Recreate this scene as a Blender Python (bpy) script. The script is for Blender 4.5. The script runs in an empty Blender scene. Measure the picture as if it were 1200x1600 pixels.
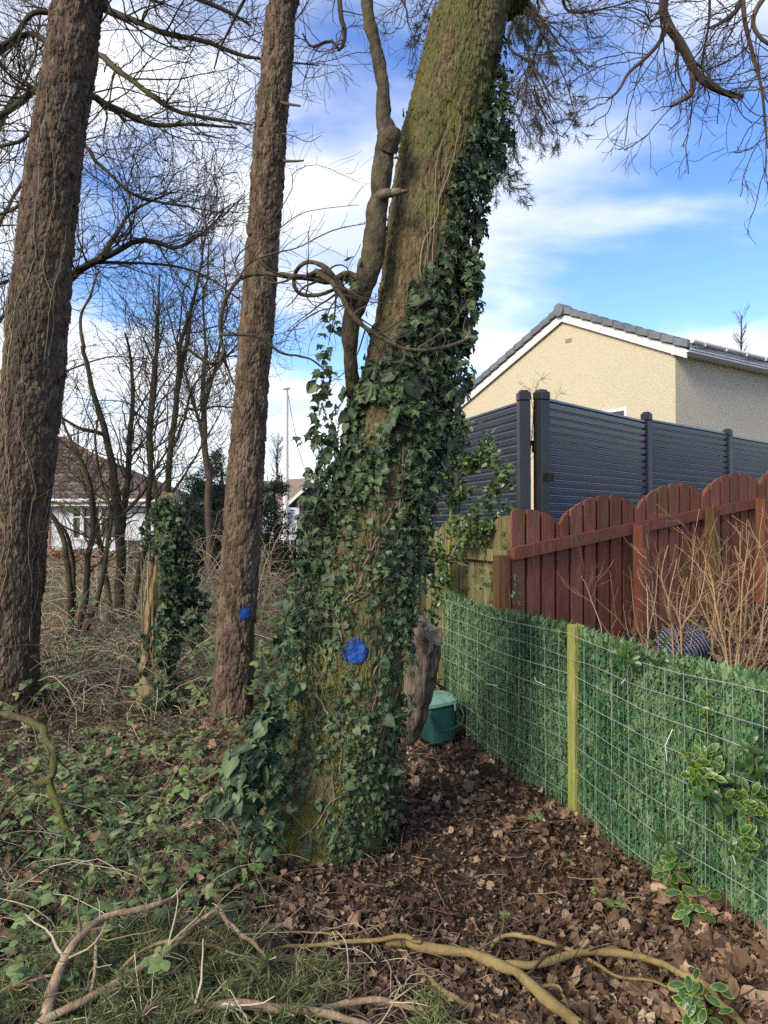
import bpy, math, random
import numpy as np
from mathutils import Vector
random.seed(4); rng = np.random.default_rng(11)
C = bpy.context.scene.collection
sc = bpy.context.scene
R = math.radians
# ------------------------------------------------------------------ camera
CAMZ = 1.5; F = 1202.0; PITCH = math.atan(22/1202)
cd = bpy.data.cameras.new('camera'); cam = bpy.data.objects.new('camera', cd); C.objects.link(cam)
cd.sensor_fit = 'VERTICAL'; cd.sensor_height = 24; cd.lens = 24*F/1600
cd.clip_start = .05; cd.clip_end = 3000
cam.location = (0, 0, CAMZ); cam.rotation_euler = (R(90)+PITCH, 0, 0)
sc.camera = cam
# ------------------------------------------------------------------ light
SUN_DIR = Vector((-.54, -.66, .52)).normalized()
elev = math.asin(SUN_DIR.z); az = math.atan2(SUN_DIR.x, SUN_DIR.y)
w = bpy.data.worlds.new('World'); sc.world = w; w.use_nodes = True
nt = w.node_tree; nt.nodes.clear()
def N(nt, typ, **kw):
    n = nt.nodes.new(typ)
    for k, v in kw.items(): setattr(n, k, v)
    return n
sky = N(nt, 'ShaderNodeTexSky', sky_type='NISHITA', sun_disc=False, sun_elevation=elev, sun_rotation=az, air_density=1.0, dust_density=.4, ozone_density=2.4)
bg = N(nt, 'ShaderNodeBackground'); bg.inputs[1].default_value = .145
hs = N(nt, 'ShaderNodeHueSaturation'); hs.inputs['Hue'].default_value = .514; hs.inputs['Saturation'].default_value = 1.22; hs.inputs['Value'].default_value = 1.0
nt.links.new(sky.outputs[0], hs.inputs['Color']); nt.links.new(hs.outputs[0], bg.inputs[0])
bg2 = N(nt, 'ShaderNodeBackground'); bg2.inputs[1].default_value = .80
tc = N(nt, 'ShaderNodeTexCoord'); sx = N(nt, 'ShaderNodeSeparateXYZ'); nt.links.new(tc.outputs['Generated'], sx.inputs[0])
def mth(nt, op, a, b=None, c=None, clamp=False):
    m = N(nt, 'ShaderNodeMath', operation=op, use_clamp=clamp)
    for i, v in enumerate((a, b, c)):
        if v is None: continue
        if isinstance(v, (int, float)): m.inputs[i].default_value = v
        else: nt.links.new(v, m.inputs[i])
    return m.outputs[0]
den = mth(nt, 'ADD', mth(nt, 'MAXIMUM', sx.outputs[2], 0.0), .22)
cx = N(nt, 'ShaderNodeCombineXYZ')
nt.links.new(mth(nt, 'DIVIDE', sx.outputs[0], den), cx.inputs[0]); nt.links.new(mth(nt, 'DIVIDE', sx.outputs[1], den), cx.inputs[1])
mp = N(nt, 'ShaderNodeMapping'); mp.inputs['Rotation'].default_value = (0, 0, R(-28)); mp.inputs['Scale'].default_value = (.8, 1.25, 1); mp.inputs['Location'].default_value = (9.7, 7.3, 0)
nt.links.new(cx.outputs[0], mp.inputs[0])
n1 = N(nt, 'ShaderNodeTexNoise'); n1.inputs['Scale'].default_value = 1.5; n1.inputs['Detail'].default_value = 7; n1.inputs['Roughness'].default_value = .50; n1.inputs['Distortion'].default_value = .15
nt.links.new(mp.outputs[0], n1.inputs['Vector'])
hz_ = N(nt, 'ShaderNodeMapRange', interpolation_type='SMOOTHSTEP'); hz_.inputs[1].default_value = .30; hz_.inputs[2].default_value = .0; hz_.inputs[4].default_value = .10
nt.links.new(sx.outputs[2], hz_.inputs[0])
bias = mth(nt, 'ADD', mth(nt, 'MULTIPLY_ADD', sx.outputs[0], -.13, .062), hz_.outputs[0])
cl = N(nt, 'ShaderNodeMapRange', interpolation_type='SMOOTHSTEP'); cl.inputs[1].default_value = .44; cl.inputs[2].default_value = .66
nt.links.new(mth(nt, 'ADD', n1.outputs[0], bias), cl.inputs[0])
n2 = N(nt, 'ShaderNodeTexNoise'); n2.inputs['Scale'].default_value = 2.3; n2.inputs['Detail'].default_value = 5
nt.links.new(mp.outputs[0], n2.inputs['Vector'])
cr = N(nt, 'ShaderNodeValToRGB'); cr.color_ramp.elements[0].position = .35; cr.color_ramp.elements[0].color = (.60, .66, .76, 1); cr.color_ramp.elements[1].position = .62; cr.color_ramp.elements[1].color = (.93, .94, .96, 1)
nt.links.new(n2.outputs[0], cr.inputs[0]); nt.links.new(cr.outputs[0], bg2.inputs[0])
mx = N(nt, 'ShaderNodeMixShader'); wo = N(nt, 'ShaderNodeOutputWorld')
nt.links.new(mth(nt, 'MULTIPLY', cl.outputs[0], .93), mx.inputs[0]); nt.links.new(bg.outputs[0], mx.inputs[1]); nt.links.new(bg2.outputs[0], mx.inputs[2]); nt.links.new(mx.outputs[0], wo.inputs[0])
sl = bpy.data.lights.new('sun', 'SUN'); sl.energy = 2.2; sl.angle = R(22); sl.color = (1, .9, .74)
so = bpy.data.objects.new('sun', sl); C.objects.link(so); so.rotation_euler = SUN_DIR.to_track_quat('Z', 'Y').to_euler()
sc.view_settings.view_transform = 'Standard'; sc.view_settings.look = 'None'; sc.view_settings.gamma = 1; sc.view_settings.exposure = .90
sc.cycles.use_denoising = False; sc.cycles.max_bounces = 6; sc.cycles.transparent_max_bounces = 8

# ------------------------------------------------------------------ helpers
def P(px, py, Y):
    """the point seen at pixel (px, py) at distance Y"""
    u = (px-600)/F; v = (800-py)/F
    c, s = math.cos(PITCH), math.sin(PITCH)
    fy = c - s*v; fz = s + c*v
    return np.array((u*Y/fy, Y, CAMZ + fz*Y/fy))
def PP(pts): return np.array([P(*p) for p in pts])
def hsh(i, j, k, s):
    n = (i*73856093) ^ (j*19349663) ^ (k*83492791) ^ (s*2654435)
    n = (n ^ (n >> 13)) & 0x7fffffff
    n = (n*1274126177) & 0x7fffffff
    n = (n ^ (n >> 16)) & 0xffff
    return n/65535.0
def vnoise(p, s=0):
    p = np.asarray(p, float); i = np.floor(p).astype(np.int64); f = p-i; f = f*f*(3-2*f)
    r = 0
    for a in (0, 1):
        for b in (0, 1):
            for c in (0, 1):
                wgt = (f[..., 0] if a else 1-f[..., 0])*(f[..., 1] if b else 1-f[..., 1])*(f[..., 2] if c else 1-f[..., 2])
                r = r + wgt*hsh(i[..., 0]+a, i[..., 1]+b, i[..., 2]+c, s)
    return r*2-1
def fbm(p, o=4, s=0):
    r = 0; a = 1
    for k in range(o): r = r + a*vnoise(np.asarray(p)*2**k, s+k*7); a *= .5
    return r
def nrm(v): return v/np.maximum(np.linalg.norm(v, axis=-1, keepdims=True), 1e-9)
def sst(x, a, b):
    t = np.clip((np.asarray(x, float)-a)/(b-a), 0, 1); return t*t*(3-2*t)
def resample(pts, n, rad=None):
    pts = np.asarray(pts, float); m = len(pts); t = np.linspace(0, m-1, n)
    i = np.clip(t.astype(int), 0, m-2); f = (t-i)[:, None]
    g = lambda k: pts[np.clip(k, 0, m-1)]
    p0, p1, p2, p3 = g(i-1), g(i), g(i+1), g(i+2)
    r = .5*((2*p1)+(-p0+p2)*f+(2*p0-5*p1+4*p2-p3)*f*f+(-p0+3*p1-3*p2+p3)*f**3)
    if rad is None: return r
    return r, np.interp(t, np.linspace(0, m-1, len(rad)), rad)
def tubes(Cv, Rd, k=5, tint=None):
    """batch of tubes: Cv (N,n,3), Rd (N,n) -> V, F(quads), tint"""
    Cv = np.asarray(Cv, float); Rd = np.asarray(Rd, float)
    if Cv.ndim == 2: Cv = Cv[None]; Rd = Rd[None]
    Nn, n, _ = Cv.shape
    T = nrm(np.gradient(Cv, axis=1))
    ref = np.where(np.abs(T[:, :1, 2:3]) > .8, np.array([[[1., .2, 0]]]), np.array([[[.1, .1, 1.]]]))
    U = nrm(np.cross(T[:, 0], ref[:, 0])); Us = [U]
    for i in range(1, n):
        U = nrm(U - (U*T[:, i]).sum(-1, keepdims=True)*T[:, i]); Us.append(U)
    U = np.stack(Us, 1); W = np.cross(T, U)
    a = np.arange(k)*2*math.pi/k
    V = Cv[:, :, None]+Rd[:, :, None, None]*(np.cos(a)[None, None, :, None]*U[:, :, None]+np.sin(a)[None, None, :, None]*W[:, :, None])
    base = (np.arange(Nn)*n*k)[:, None, None]; ii = (np.arange(n-1)*k)[None, :, None]; jj = np.arange(k)[None, None, :]; j2 = (jj+1) % k
    Fq = np.stack([base+ii+jj, base+ii+j2, base+ii+k+j2, base+ii+k+jj], -1).reshape(-1, 4)
    if tint is None: tint = rng.random(Nn)
    return V.reshape(-1, 3), Fq, np.repeat(tint, n*k)
def capped(pts, rad, k=8, n=None, cap=True, tint=.5, rough=0, seed=0):
    if n: pts, rad = resample(pts, n, rad)
    V, Fq, t = tubes(pts, rad, k, np.array([tint]))
    if rough:
        c = np.repeat(np.asarray(pts), k, 0); d = V-c
        V = c+d*(1+rough*fbm(V*14, 3, seed)[:, None])
    out = [(V, Fq, t)]
    if cap:
        for e in (0, len(pts)-1):
            ring = V[e*k:(e+1)*k]; cc = ring.mean(0)
            tri = np.array([[i, (i+1) % k, k] if e else [(i+1) % k, i, k] for i in range(k)])
            out.append((np.vstack([ring, cc]), tri, np.full(k+1, tint)))
    return out
def mk(name, parts, mat, parent=None, smooth=False, loc=None):
    if isinstance(parts, tuple): parts = [parts]
    off = 0; Vs = []; Ls = []; cnt = []; Ts = []
    for V, Fc, t in parts:
        V = np.asarray(V, float); Fc = np.asarray(Fc, dtype=np.int64)
        if len(V) == 0: continue
        Vs.append(V); Ls.append((Fc+off).ravel()); cnt.append(np.full(len(Fc), Fc.shape[1])); off += len(V)
        Ts.append(np.broadcast_to(np.asarray(t, float), (len(V),)))
    V = np.vstack(Vs); L = np.concatenate(Ls); cnt = np.concatenate(cnt); T = np.concatenate(Ts)
    me = bpy.data.meshes.new(name)
    me.vertices.add(len(V)); me.vertices.foreach_set('co', V.astype(np.float32).ravel())
    me.loops.add(len(L)); me.loops.foreach_set('vertex_index', L.astype(np.int32))
    me.polygons.add(len(cnt)); st = np.concatenate([[0], np.cumsum(cnt)[:-1]])
    me.polygons.foreach_set('loop_start', st.astype(np.int32)); me.polygons.foreach_set('loop_total', cnt.astype(np.int32))
    me.polygons.foreach_set('use_smooth', np.full(len(cnt), bool(smooth)))
    me.update(calc_edges=True)
    at = me.attributes.new('tint', 'FLOAT', 'POINT'); at.data.foreach_set('value', T.astype(np.float32))
    me.materials.append(mat)
    o = bpy.data.objects.new(name, me); C.objects.link(o)
    if parent is not None:
        o.parent = parent; o.matrix_parent_inverse = parent.matrix_basis.inverted()
    return o
def thing(name, label, cat, loc=(0, 0, 0), group=None):
    o = bpy.data.objects.new(name, None); C.objects.link(o); o.location = tuple(float(v) for v in loc); o.empty_display_size = .2
    bpy.context.view_layer.update()
    o['label'] = label; o['category'] = cat
    if group: o['group'] = group
    return o
def tag(o, label, cat, group=None, kind=None):
    o['label'] = label; o['category'] = cat
    if group: o['group'] = group
    if kind: o['kind'] = kind
    return o
def box(c, s, rz=0, tint=.5, bev=0, tilt=None):
    """box centred c size s rotated rz about z, optional bevel"""
    x, y, z = np.array(s)/2
    if bev:
        b = min(bev, x*.45, y*.45, z*.45); pts = []
        for sz in (-1, 1):
            for (zz, ins) in ((z-b, 0), (z, b)) if sz > 0 else ((-z, b), (-z+b, 0)):
                zz = zz if sz > 0 else zz
                X, Y2 = x-ins, y-ins
                pts.append([(X-b, -Y2, zz), (X, -Y2+b, zz), (X, Y2-b, zz), (X-b, Y2, zz), (-X+b, Y2, zz), (-X, Y2-b, zz), (-X, -Y2+b, zz), (-X+b, -Y2, zz)])
        V = np.array(pts, float).reshape(-1, 3); q = []
        for l in range(3):
            for i in range(8): q.append([l*8+i, l*8+(i+1) % 8, (l+1)*8+(i+1) % 8, (l+1)*8+i])
        q += [[24, 25, 26, 27], [24, 27, 28, 31], [28, 29, 30, 31]]
        q += [[3, 2, 1, 0], [7, 4, 3, 0], [7, 6, 5, 4]]
        Q = np.array(q)
    else:
        V = np.array([(i*x, j*y, k*z) for k in (-1, 1) for (i, j) in ((-1, -1), (1, -1), (1, 1), (-1, 1))], float)
        Q = np.array([[3, 2, 1, 0], [4, 5, 6, 7], [0, 1, 5, 4], [1, 2, 6, 5], [2, 3, 7, 6], [3, 0, 4, 7]])
    if tilt is not None: V = V@np.array(tilt).T
    cs, sn = math.cos(rz), math.sin(rz)
    V = V@np.array([[cs, sn, 0], [-sn, cs, 0], [0, 0, 1]])
    return V+np.array(c), Q, np.full(len(V), tint)
def prism(poly, d, tint=.5):
    """poly (n,3) planar outline extruded by vector d (closed, n-gon fan by centre)"""
    poly = np.asarray(poly, float); n = len(poly); d = np.asarray(d, float)
    V = np.vstack([poly, poly+d, poly.mean(0), poly.mean(0)+d]); T = []
    for i in range(n):
        j = (i+1) % n
        T += [[i, j, n+j], [i, n+j, n+i], [2*n, j, i], [2*n+1, n+i, n+j]]
    return V, np.array(T), np.full(len(V), tint)
# ---- materials
def mat(name, cols, scale=6, stretch=(1, 1, 1), rough=.8, bump=.3, bscale=None, tintw=.5, spec=.3, trans=0, coord='Object', detail=6, extra=None, bdist=.02, metal=0, warp=0):
    m = bpy.data.materials.new(name); m.use_nodes = True; nt = m.node_tree; nt.nodes.clear()
    out = N(nt, 'ShaderNodeOutputMaterial'); b = N(nt, 'ShaderNodeBsdfPrincipled')
    tc = N(nt, 'ShaderNodeTexCoord'); mp = N(nt, 'ShaderNodeMapping'); mp.inputs['Scale'].default_value = stretch
    nt.links.new(tc.outputs[coord], mp.inputs[0])
    no = N(nt, 'ShaderNodeTexNoise'); no.inputs['Scale'].default_value = scale; no.inputs['Detail'].default_value = detail; no.inputs['Roughness'].default_value = .6; no.inputs['Distortion'].default_value = warp
    nt.links.new(mp.outputs[0], no.inputs['Vector'])
    at = N(nt, 'ShaderNodeAttribute', attribute_name='tint')
    f = mth(nt, 'ADD', mth(nt, 'MULTIPLY', mth(nt, 'MULTIPLY_ADD', no.outputs[0], 2.0, -.5), 1-tintw), mth(nt, 'MULTIPLY', at.outputs['Fac'], tintw), clamp=True)
    cr = N(nt, 'ShaderNodeValToRGB'); e = cr.color_ramp.elements
    while len(e) < len(cols): e.new(.5)
    for i, c in enumerate(cols):
        e[i].position = .12+.76*i/(len(cols)-1); e[i].color = (*c, 1)
    nt.links.new(f, cr.inputs[0]); col = cr.outputs[0]
    if extra: col = extra(nt, tc, col, no, b)
    nt.links.new(col, b.inputs['Base Color'])
    b.inputs['Roughness'].default_value = rough; b.inputs['Specular IOR Level'].default_value = spec; b.inputs['Metallic'].default_value = metal
    if bump:
        n2 = N(nt, 'ShaderNodeTexNoise'); n2.inputs['Scale'].default_value = bscale or scale*3; n2.inputs['Detail'].default_value = 5
        nt.links.new(mp.outputs[0], n2.inputs['Vector'])
        bp = N(nt, 'ShaderNodeBump'); bp.inputs['Strength'].default_value = bump; bp.inputs['Distance'].default_value = bdist
        nt.links.new(n2.outputs[0], bp.inputs['Height']); nt.links.new(bp.outputs[0], b.inputs['Normal'])
    if trans:
        tr = N(nt, 'ShaderNodeBsdfTranslucent'); nt.links.new(col, tr.inputs[0]); mxx = N(nt, 'ShaderNodeMixShader'); mxx.inputs[0].default_value = trans
        nt.links.new(b.outputs[0], mxx.inputs[1]); nt.links.new(tr.outputs[0], mxx.inputs[2]); nt.links.new(mxx.outputs[0], out.inputs[0])
    else: nt.links.new(b.outputs[0], out.inputs[0])
    return m
def mixc(nt, fac, a, b):
    m = N(nt, 'ShaderNodeMix', data_type='RGBA')
    for i, v in ((0, fac), (6, a), (7, b)):
        if isinstance(v, tuple): m.inputs[i].default_value = (*v, 1)
        elif isinstance(v, (int, float)): m.inputs[i].default_value = v
        else: nt.links.new(v, m.inputs[i])
    return m.outputs[2]
def patches(colr, scale, lo, hi, stretch=(1, 1, 1), amt=1., seed=(0, 0, 0), zr=None):
    """overlay of a second colour in blotches; zr=(z0,z1,more) makes it commoner from z0 to z1"""
    def f(nt, tc, col, no, b):
        mp = N(nt, 'ShaderNodeMapping'); mp.inputs['Scale'].default_value = stretch; mp.inputs['Location'].default_value = seed
        nt.links.new(tc.outputs['Object'], mp.inputs[0])
        n = N(nt, 'ShaderNodeTexNoise'); n.inputs['Scale'].default_value = scale; n.inputs['Detail'].default_value = 8; n.inputs['Roughness'].default_value = .65
        nt.links.new(mp.outputs[0], n.inputs['Vector']); v = n.outputs[0]
        if zr:
            s = N(nt, 'ShaderNodeSeparateXYZ'); nt.links.new(tc.outputs['Object'], s.inputs[0])
            mr = N(nt, 'ShaderNodeMapRange'); mr.inputs[1].default_value = zr[0]; mr.inputs[2].default_value = zr[1]; mr.inputs[3].default_value = 0; mr.inputs[4].default_value = zr[2]
            nt.links.new(s.outputs[2], mr.inputs[0]); v = mth(nt, 'ADD', v, mr.outputs[0])
        r = N(nt, 'ShaderNodeMapRange', interpolation_type='SMOOTHSTEP'); r.inputs[1].default_value = lo; r.inputs[2].default_value = hi; r.inputs[4].default_value = amt
        nt.links.new(v, r.inputs[0])
        return mixc(nt, r.outputs[0], col, colr)
    return f
def chain(*fs):
    def f(nt, tc, col, no, b):
        for g in fs: col = g(nt, tc, col, no, b)
        return col
    return f
def crack(colr, scale, stretch, width=.06):
    """bark furrows: edges of stretched voronoi cells"""
    def f(nt, tc, col, no, b):
        mp = N(nt, 'ShaderNodeMapping'); mp.inputs['Scale'].default_value = stretch
        mixv = N(nt, 'ShaderNodeMix', data_type='VECTOR'); mixv.inputs[0].default_value = .04
        nt.links.new(tc.outputs['Object'], mixv.inputs[4]); nt.links.new(no.outputs['Color'], mixv.inputs[5]); nt.links.new(mixv.outputs[1], mp.inputs[0])
        v = N(nt, 'ShaderNodeTexVoronoi', feature='DISTANCE_TO_EDGE'); v.inputs['Scale'].default_value = scale
        nt.links.new(mp.outputs[0], v.inputs['Vector'])
        r = N(nt, 'ShaderNodeMapRange'); r.inputs[1].default_value = 0; r.inputs[2].default_value = width; r.inputs[3].default_value = .8; r.inputs[4].default_value = 0
        nt.links.new(v.outputs[0], r.inputs[0])
        return mixc(nt, r.outputs[0], col, colr)
    return f
MOSS = (.088, .092, .024)
M = {}
M['bark_mossy'] = mat('bark_mossy', [(.05, .036, .020), (.13, .098, .052), (.25, .19, .105)], 30, (1.6, 1.6, .5), .9, .9, 70, .2, extra=chain(patches(MOSS, 5.5, .50, .66, (1, 1, .6), .7, zr=(1.8, 4.2, .12)), patches((.12, .125, .045), 7, .48, .66, amt=.65, seed=(7, 1, 0), zr=(2.6, .8, .08)), patches((.145, .135, .028), 6.1, .52, .66, amt=.85, seed=(3, 1, 0), zr=(1.5, .1, .14))))
M['bark_larch'] = mat('bark_larch', [(.035, .024, .016), (.115, .080, .052), (.24, .175, .12)], 13, (1.5, 1.5, .45), .92, .9, 40, .2, extra=patches((.24, .19, .14), 7, .56, .7, (1.5, 1.5, .6), .6))
M['bark_larch_grey'] = mat('bark_larch_grey', [(.03, .022, .017), (.10, .07, .048), (.22, .17, .11)], 13, (1.5, 1.5, .45), .92, .9, 40, .2, extra=chain(patches((.15, .11, .05), 1.4, .5, .7, amt=.5), patches((.055, .04, .034), 3, .5, .65, (1.5, 1.5, .4), .6)))
M['bark_smooth'] = mat('bark_smooth', [(.05, .038, .024), (.13, .10, .055), (.22, .175, .10)], 9, (1, 1, .5), .85, .5, 30, .3, extra=patches((.10, .11, .03), 4, .55, .7, amt=.6))
M['bark_limb'] = mat('bark_limb', [(.024, .018, .012), (.066, .050, .031), (.14, .108, .068)], 18, (1, 1, .6), .9, .9, 50, .2, extra=patches((.07, .075, .02), 6, .52, .66, amt=.7))
M['bark_twig'] = mat('bark_twig', [(.03, .022, .016), (.07, .05, .035), (.12, .09, .06)], 9, rough=.85, bump=0, tintw=.8)
M['bark_back'] = mat('bark_back', [(.026, .021, .015), (.058, .047, .030), (.10, .083, .048)], 6, rough=.9, bump=.4, tintw=.5, extra=patches((.075, .085, .02), 3, .5, .65, amt=.7))
M['deadwood'] = mat('deadwood', [(.05, .038, .028), (.15, .115, .085), (.32, .26, .20)], 12, (4, 4, .5), .85, .7, 40, .2, extra=patches((.05, .03, .02), 5, .56, .68, (2, 2, .5), .7))
M['brokenwood'] = mat('brokenwood', [(.10, .07, .035), (.25, .185, .095), (.44, .34, .20)], 9, (3, 3, .4), .85, .6, 30, .3)
M['stick_yellow'] = mat('stick_yellow', [(.10, .075, .03), (.24, .175, .07), (.36, .27, .12)], 8, rough=.8, bump=.4, tintw=.3, bscale=60, extra=patches((.07, .05, .03), 9, .6, .7, amt=.7))
M['stick_pink'] = mat('stick_pink', [(.10, .065, .04), (.29, .20, .125), (.50, .38, .25)], 16, rough=.8, bump=.4, tintw=.3, bscale=70, extra=patches((.36, .33, .28), 20, .6, .68, amt=.8))
M['stick_moss'] = mat('stick_moss', [(.035, .026, .016), (.085, .07, .03), (.16, .15, .06)], 22, rough=.95, bump=.9, tintw=.3, bscale=80, extra=patches((.10, .12, .02), 9, .48, .6, amt=.9))
M['ivy'] = mat('ivy', [(.020, .038, .016), (.048, .084, .032), (.105, .150, .055), (.19, .25, .09)], 22, rough=.48, bump=.5, bscale=60, tintw=.8, spec=.35, trans=.12, bdist=.004)
M['ivy_old'] = mat('ivy_old', [(.011, .022, .011), (.026, .049, .023), (.064, .104, .046), (.15, .205, .09)], 22, rough=.5, bump=.5, bscale=60, tintw=.8, spec=.35, trans=.08, bdist=.004)
M['ivy_stem'] = mat('ivy_stem', [(.08, .06, .035), (.20, .155, .095), (.34, .27, .18)], 20, rough=.85, bump=.3, tintw=.7)
M['bramble'] = mat('bramble', [(.035, .062, .025), (.085, .138, .048), (.155, .225, .078), (.25, .32, .12)], 14, rough=.5, bump=.3, bscale=50, tintw=.8, trans=.2, bdist=.004)
M['holly'] = mat('holly', [(.018, .042, .014), (.042, .085, .024), (.095, .155, .045), (.20, .26, .09)], 10, rough=.32, bump=0, tintw=.85, spec=.5, trans=.2)
M['deadleaf'] = mat('deadleaf', [(.055, .034, .022), (.125, .076, .047), (.22, .14, .088), (.36, .25, .165), (.56, .45, .32)], 18, rough=.85, bump=.5, bscale=60, tintw=.85, trans=.06, bdist=.004)
M['litter_chip'] = mat('litter_chip', [(.028, .018, .013), (.072, .045, .030), (.15, .098, .064), (.29, .21, .145)], 30, rough=.9, bump=0, tintw=.9)
M['beech'] = mat('beech', [(.12, .045, .022), (.24, .10, .05), (.38, .19, .10)], 8, rough=.8, bump=0, tintw=.9, trans=.15)
M['straw'] = mat('straw', [(.11, .08, .052), (.29, .23, .155), (.54, .45, .32)], 12, rough=.85, bump=0, tintw=.9)
M['straw_red'] = mat('straw_red', [(.17, .10, .05), (.33, .21, .11), (.50, .35, .20)], 12, rough=.8, bump=0, tintw=.9)
M['needle'] = mat('needle', [(.035, .05, .022), (.085, .115, .045), (.16, .19, .07), (.26, .24, .11)], 8, rough=.6, bump=0, tintw=.9, trans=.15)
M['needle_far'] = mat('needle_far', [(.03, .045, .028), (.06, .085, .05), (.10, .12, .07)], 8, rough=.7, bump=0, tintw=.9)
M['conifer'] = mat('conifer', [(.008, .018, .012), (.02, .04, .024), (.045, .075, .04)], 5, rough=.7, bump=0, tintw=.9, trans=.1)
M['soil'] = mat('soil', [(.018, .011, .007), (.045, .027, .016), (.085, .054, .032)], 9, rough=.95, bump=.9, bscale=50, tintw=.0, detail=10, bdist=.03)
M['paint_blue'] = mat('paint_blue', [(.008, .04, .14), (.012, .065, .29), (.022, .10, .42)], 60, rough=.6, bump=.6, tintw=.2, bscale=90)
M['green_wood'] = mat('green_wood', [(.10, .085, .035), (.21, .185, .085), (.33, .30, .16)], 6, (6, 6, .6), .85, .4, 20, .5, extra=patches((.08, .085, .03), 3, .48, .68, (2, 2, .6), .8))
M['post_wood'] = mat('post_wood', [(.16, .16, .03), (.28, .28, .07), (.38, .38, .13)], 6, (8, 8, .7), .85, .5, 20, .3, extra=patches((.08, .10, .02), 4, .5, .68, (2, 2, .5), .7))
M['red_wood'] = mat('red_wood', [(.11, .036, .022), (.22, .066, .040), (.30, .12, .078)], 5, (6, 6, .6), .75, .4, 20, .45, extra=chain(patches((.15, .10, .035), 4.2, .50, .70, (2.5, 2.5, .5), .75, zr=(1.2, 2.0, .07)), patches((.08, .04, .028), 9, .5, .7, (5, 5, .4), .5, seed=(5, 0, 0)), patches((.07, .05, .018), 2.4, .56, .7, (3, 3, .6), .7, seed=(2, 2, 2), zr=(1.0, .5, .1))))
M['algae_wood'] = mat('algae_wood', [(.06, .032, .015), (.12, .065, .028), (.17, .10, .045)], 5, (6, 6, .6), .85, .4, 20, .45, extra=patches((.12, .025, .018), 3, .5, .62, (3, 3, .6), .7))
M['cutwood'] = mat('cutwood', [(.10, .055, .03), (.24, .15, .08), (.36, .25, .15)], 12, rough=.85, bump=.3, tintw=.5)
M['slat'] = mat('slat', [(.042, .050, .072), (.050, .060, .084), (.062, .071, .098)], 3, (1, 1, 6), .27, .03, 60, .3, spec=.9)
M['slat_post'] = mat('slat_post', [(.022, .024, .030), (.028, .030, .037), (.036, .038, .046)], 4, rough=.45, bump=.05, tintw=.3, spec=.5)
M['render_cream'] = mat('render_cream', [(.48, .42, .29), (.58, .51, .365), (.68, .61, .46)], 32, rough=1, spec=.05, bump=.5, bscale=34, extra=patches((.46, .40, .28), .7, .5, .75, amt=.35), tintw=.0, detail=8, bdist=.04)
M['white_pvc'] = mat('white_pvc', [(.70, .68, .64), (.76, .75, .72), (.80, .80, .78)], 3, rough=.5, bump=0, tintw=.3)
M['roof_grey'] = mat('roof_grey', [(.10, .11, .13), (.15, .165, .185), (.22, .235, .25)], 6, rough=.8, bump=.3, tintw=.6)
M['dark'] = mat('dark', [(.008, .008, .01), (.014, .014, .016), (.02, .02, .022)], 4, rough=.5, bump=0)
M['wire'] = mat('wire', [(.36, .42, .36), (.50, .56, .50), (.68, .72, .66)], 9, rough=.45, bump=0, tintw=.5, metal=.3)
M['wire_green'] = mat('wire_green', [(.04, .12, .07), (.07, .19, .11), (.12, .27, .17)], 9, rough=.5, bump=0, tintw=.7)
M['screen_leaf'] = mat('screen_leaf', [(.017, .052, .024), (.050, .122, .052), (.105, .20, .085), (.21, .31, .15)], 14, (1, 1, 1), .5, .2, 40, .8, trans=.15)
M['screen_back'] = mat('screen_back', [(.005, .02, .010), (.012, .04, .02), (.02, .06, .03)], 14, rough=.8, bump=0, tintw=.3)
def yellow_edge(nt, tc, col, no, b):
    at = N(nt, 'ShaderNodeAttribute', attribute_name='tint'); r = N(nt, 'ShaderNodeMapRange'); r.inputs[1].default_value = .86; r.inputs[2].default_value = .97
    nt.links.new(at.outputs['Fac'], r.inputs[0]); return mixc(nt, r.outputs[0], col, (.42, .55, .04))
M['variegated'] = mat('variegated', [(.012, .030, .010), (.035, .085, .022), (.10, .19, .05)], 16, rough=.3, bump=.2, bscale=40, tintw=.3, spec=.5, extra=yellow_edge, trans=.1)
M['caddy'] = mat('caddy', [(.008, .045, .045), (.012, .062, .060), (.02, .08, .075)], 8, rough=.5, bump=.1, tintw=.2, spec=.4)
M['caddy_lid'] = mat('caddy_lid', [(.10, .20, .16), (.15, .28, .22), (.22, .36, .29)], 8, rough=.5, bump=.1, tintw=.2)
def dashes(nt, tc, col, no, b):
    s = N(nt, 'ShaderNodeSeparateXYZ'); nt.links.new(tc.outputs['Generated'], s.inputs[0])
    a = mth(nt, 'LESS_THAN', mth(nt, 'FRACT', mth(nt, 'MULTIPLY_ADD', s.outputs[0], 13, mth(nt, 'MULTIPLY', s.outputs[2], 5))), .38)
    c = mth(nt, 'LESS_THAN', mth(nt, 'FRACT', mth(nt, 'MULTIPLY_ADD', s.outputs[2], 17, mth(nt, 'MULTIPLY', s.outputs[0], -8))), .62)
    return mixc(nt, mth(nt, 'MULTIPLY', a, c), col, (.26, .28, .32))
M['cushion'] = mat('cushion', [(.015, .018, .035), (.025, .028, .05), (.035, .04, .06)], 8, rough=.85, bump=.2, tintw=.2, extra=dashes)
M['roof_brown'] = mat('roof_brown', [(.07, .045, .04), (.125, .085, .075), (.19, .14, .125)], 5, rough=.9, bump=.4, tintw=.7)
M['roof_tan'] = mat('roof_tan', [(.14, .11, .085), (.20, .16, .125), (.27, .225, .18)], 5, rough=.9, bump=.3, tintw=.6)
M['wall_white'] = mat('wall_white', [(.55, .58, .62), (.64, .66, .70), (.72, .74, .77)], 5, rough=.85, bump=.2, tintw=.2)
M['wall_pink'] = mat('wall_pink', [(.36, .27, .24), (.44, .34, .30), (.52, .42, .37)], 5, rough=.85, bump=.2, tintw=.2)
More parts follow.
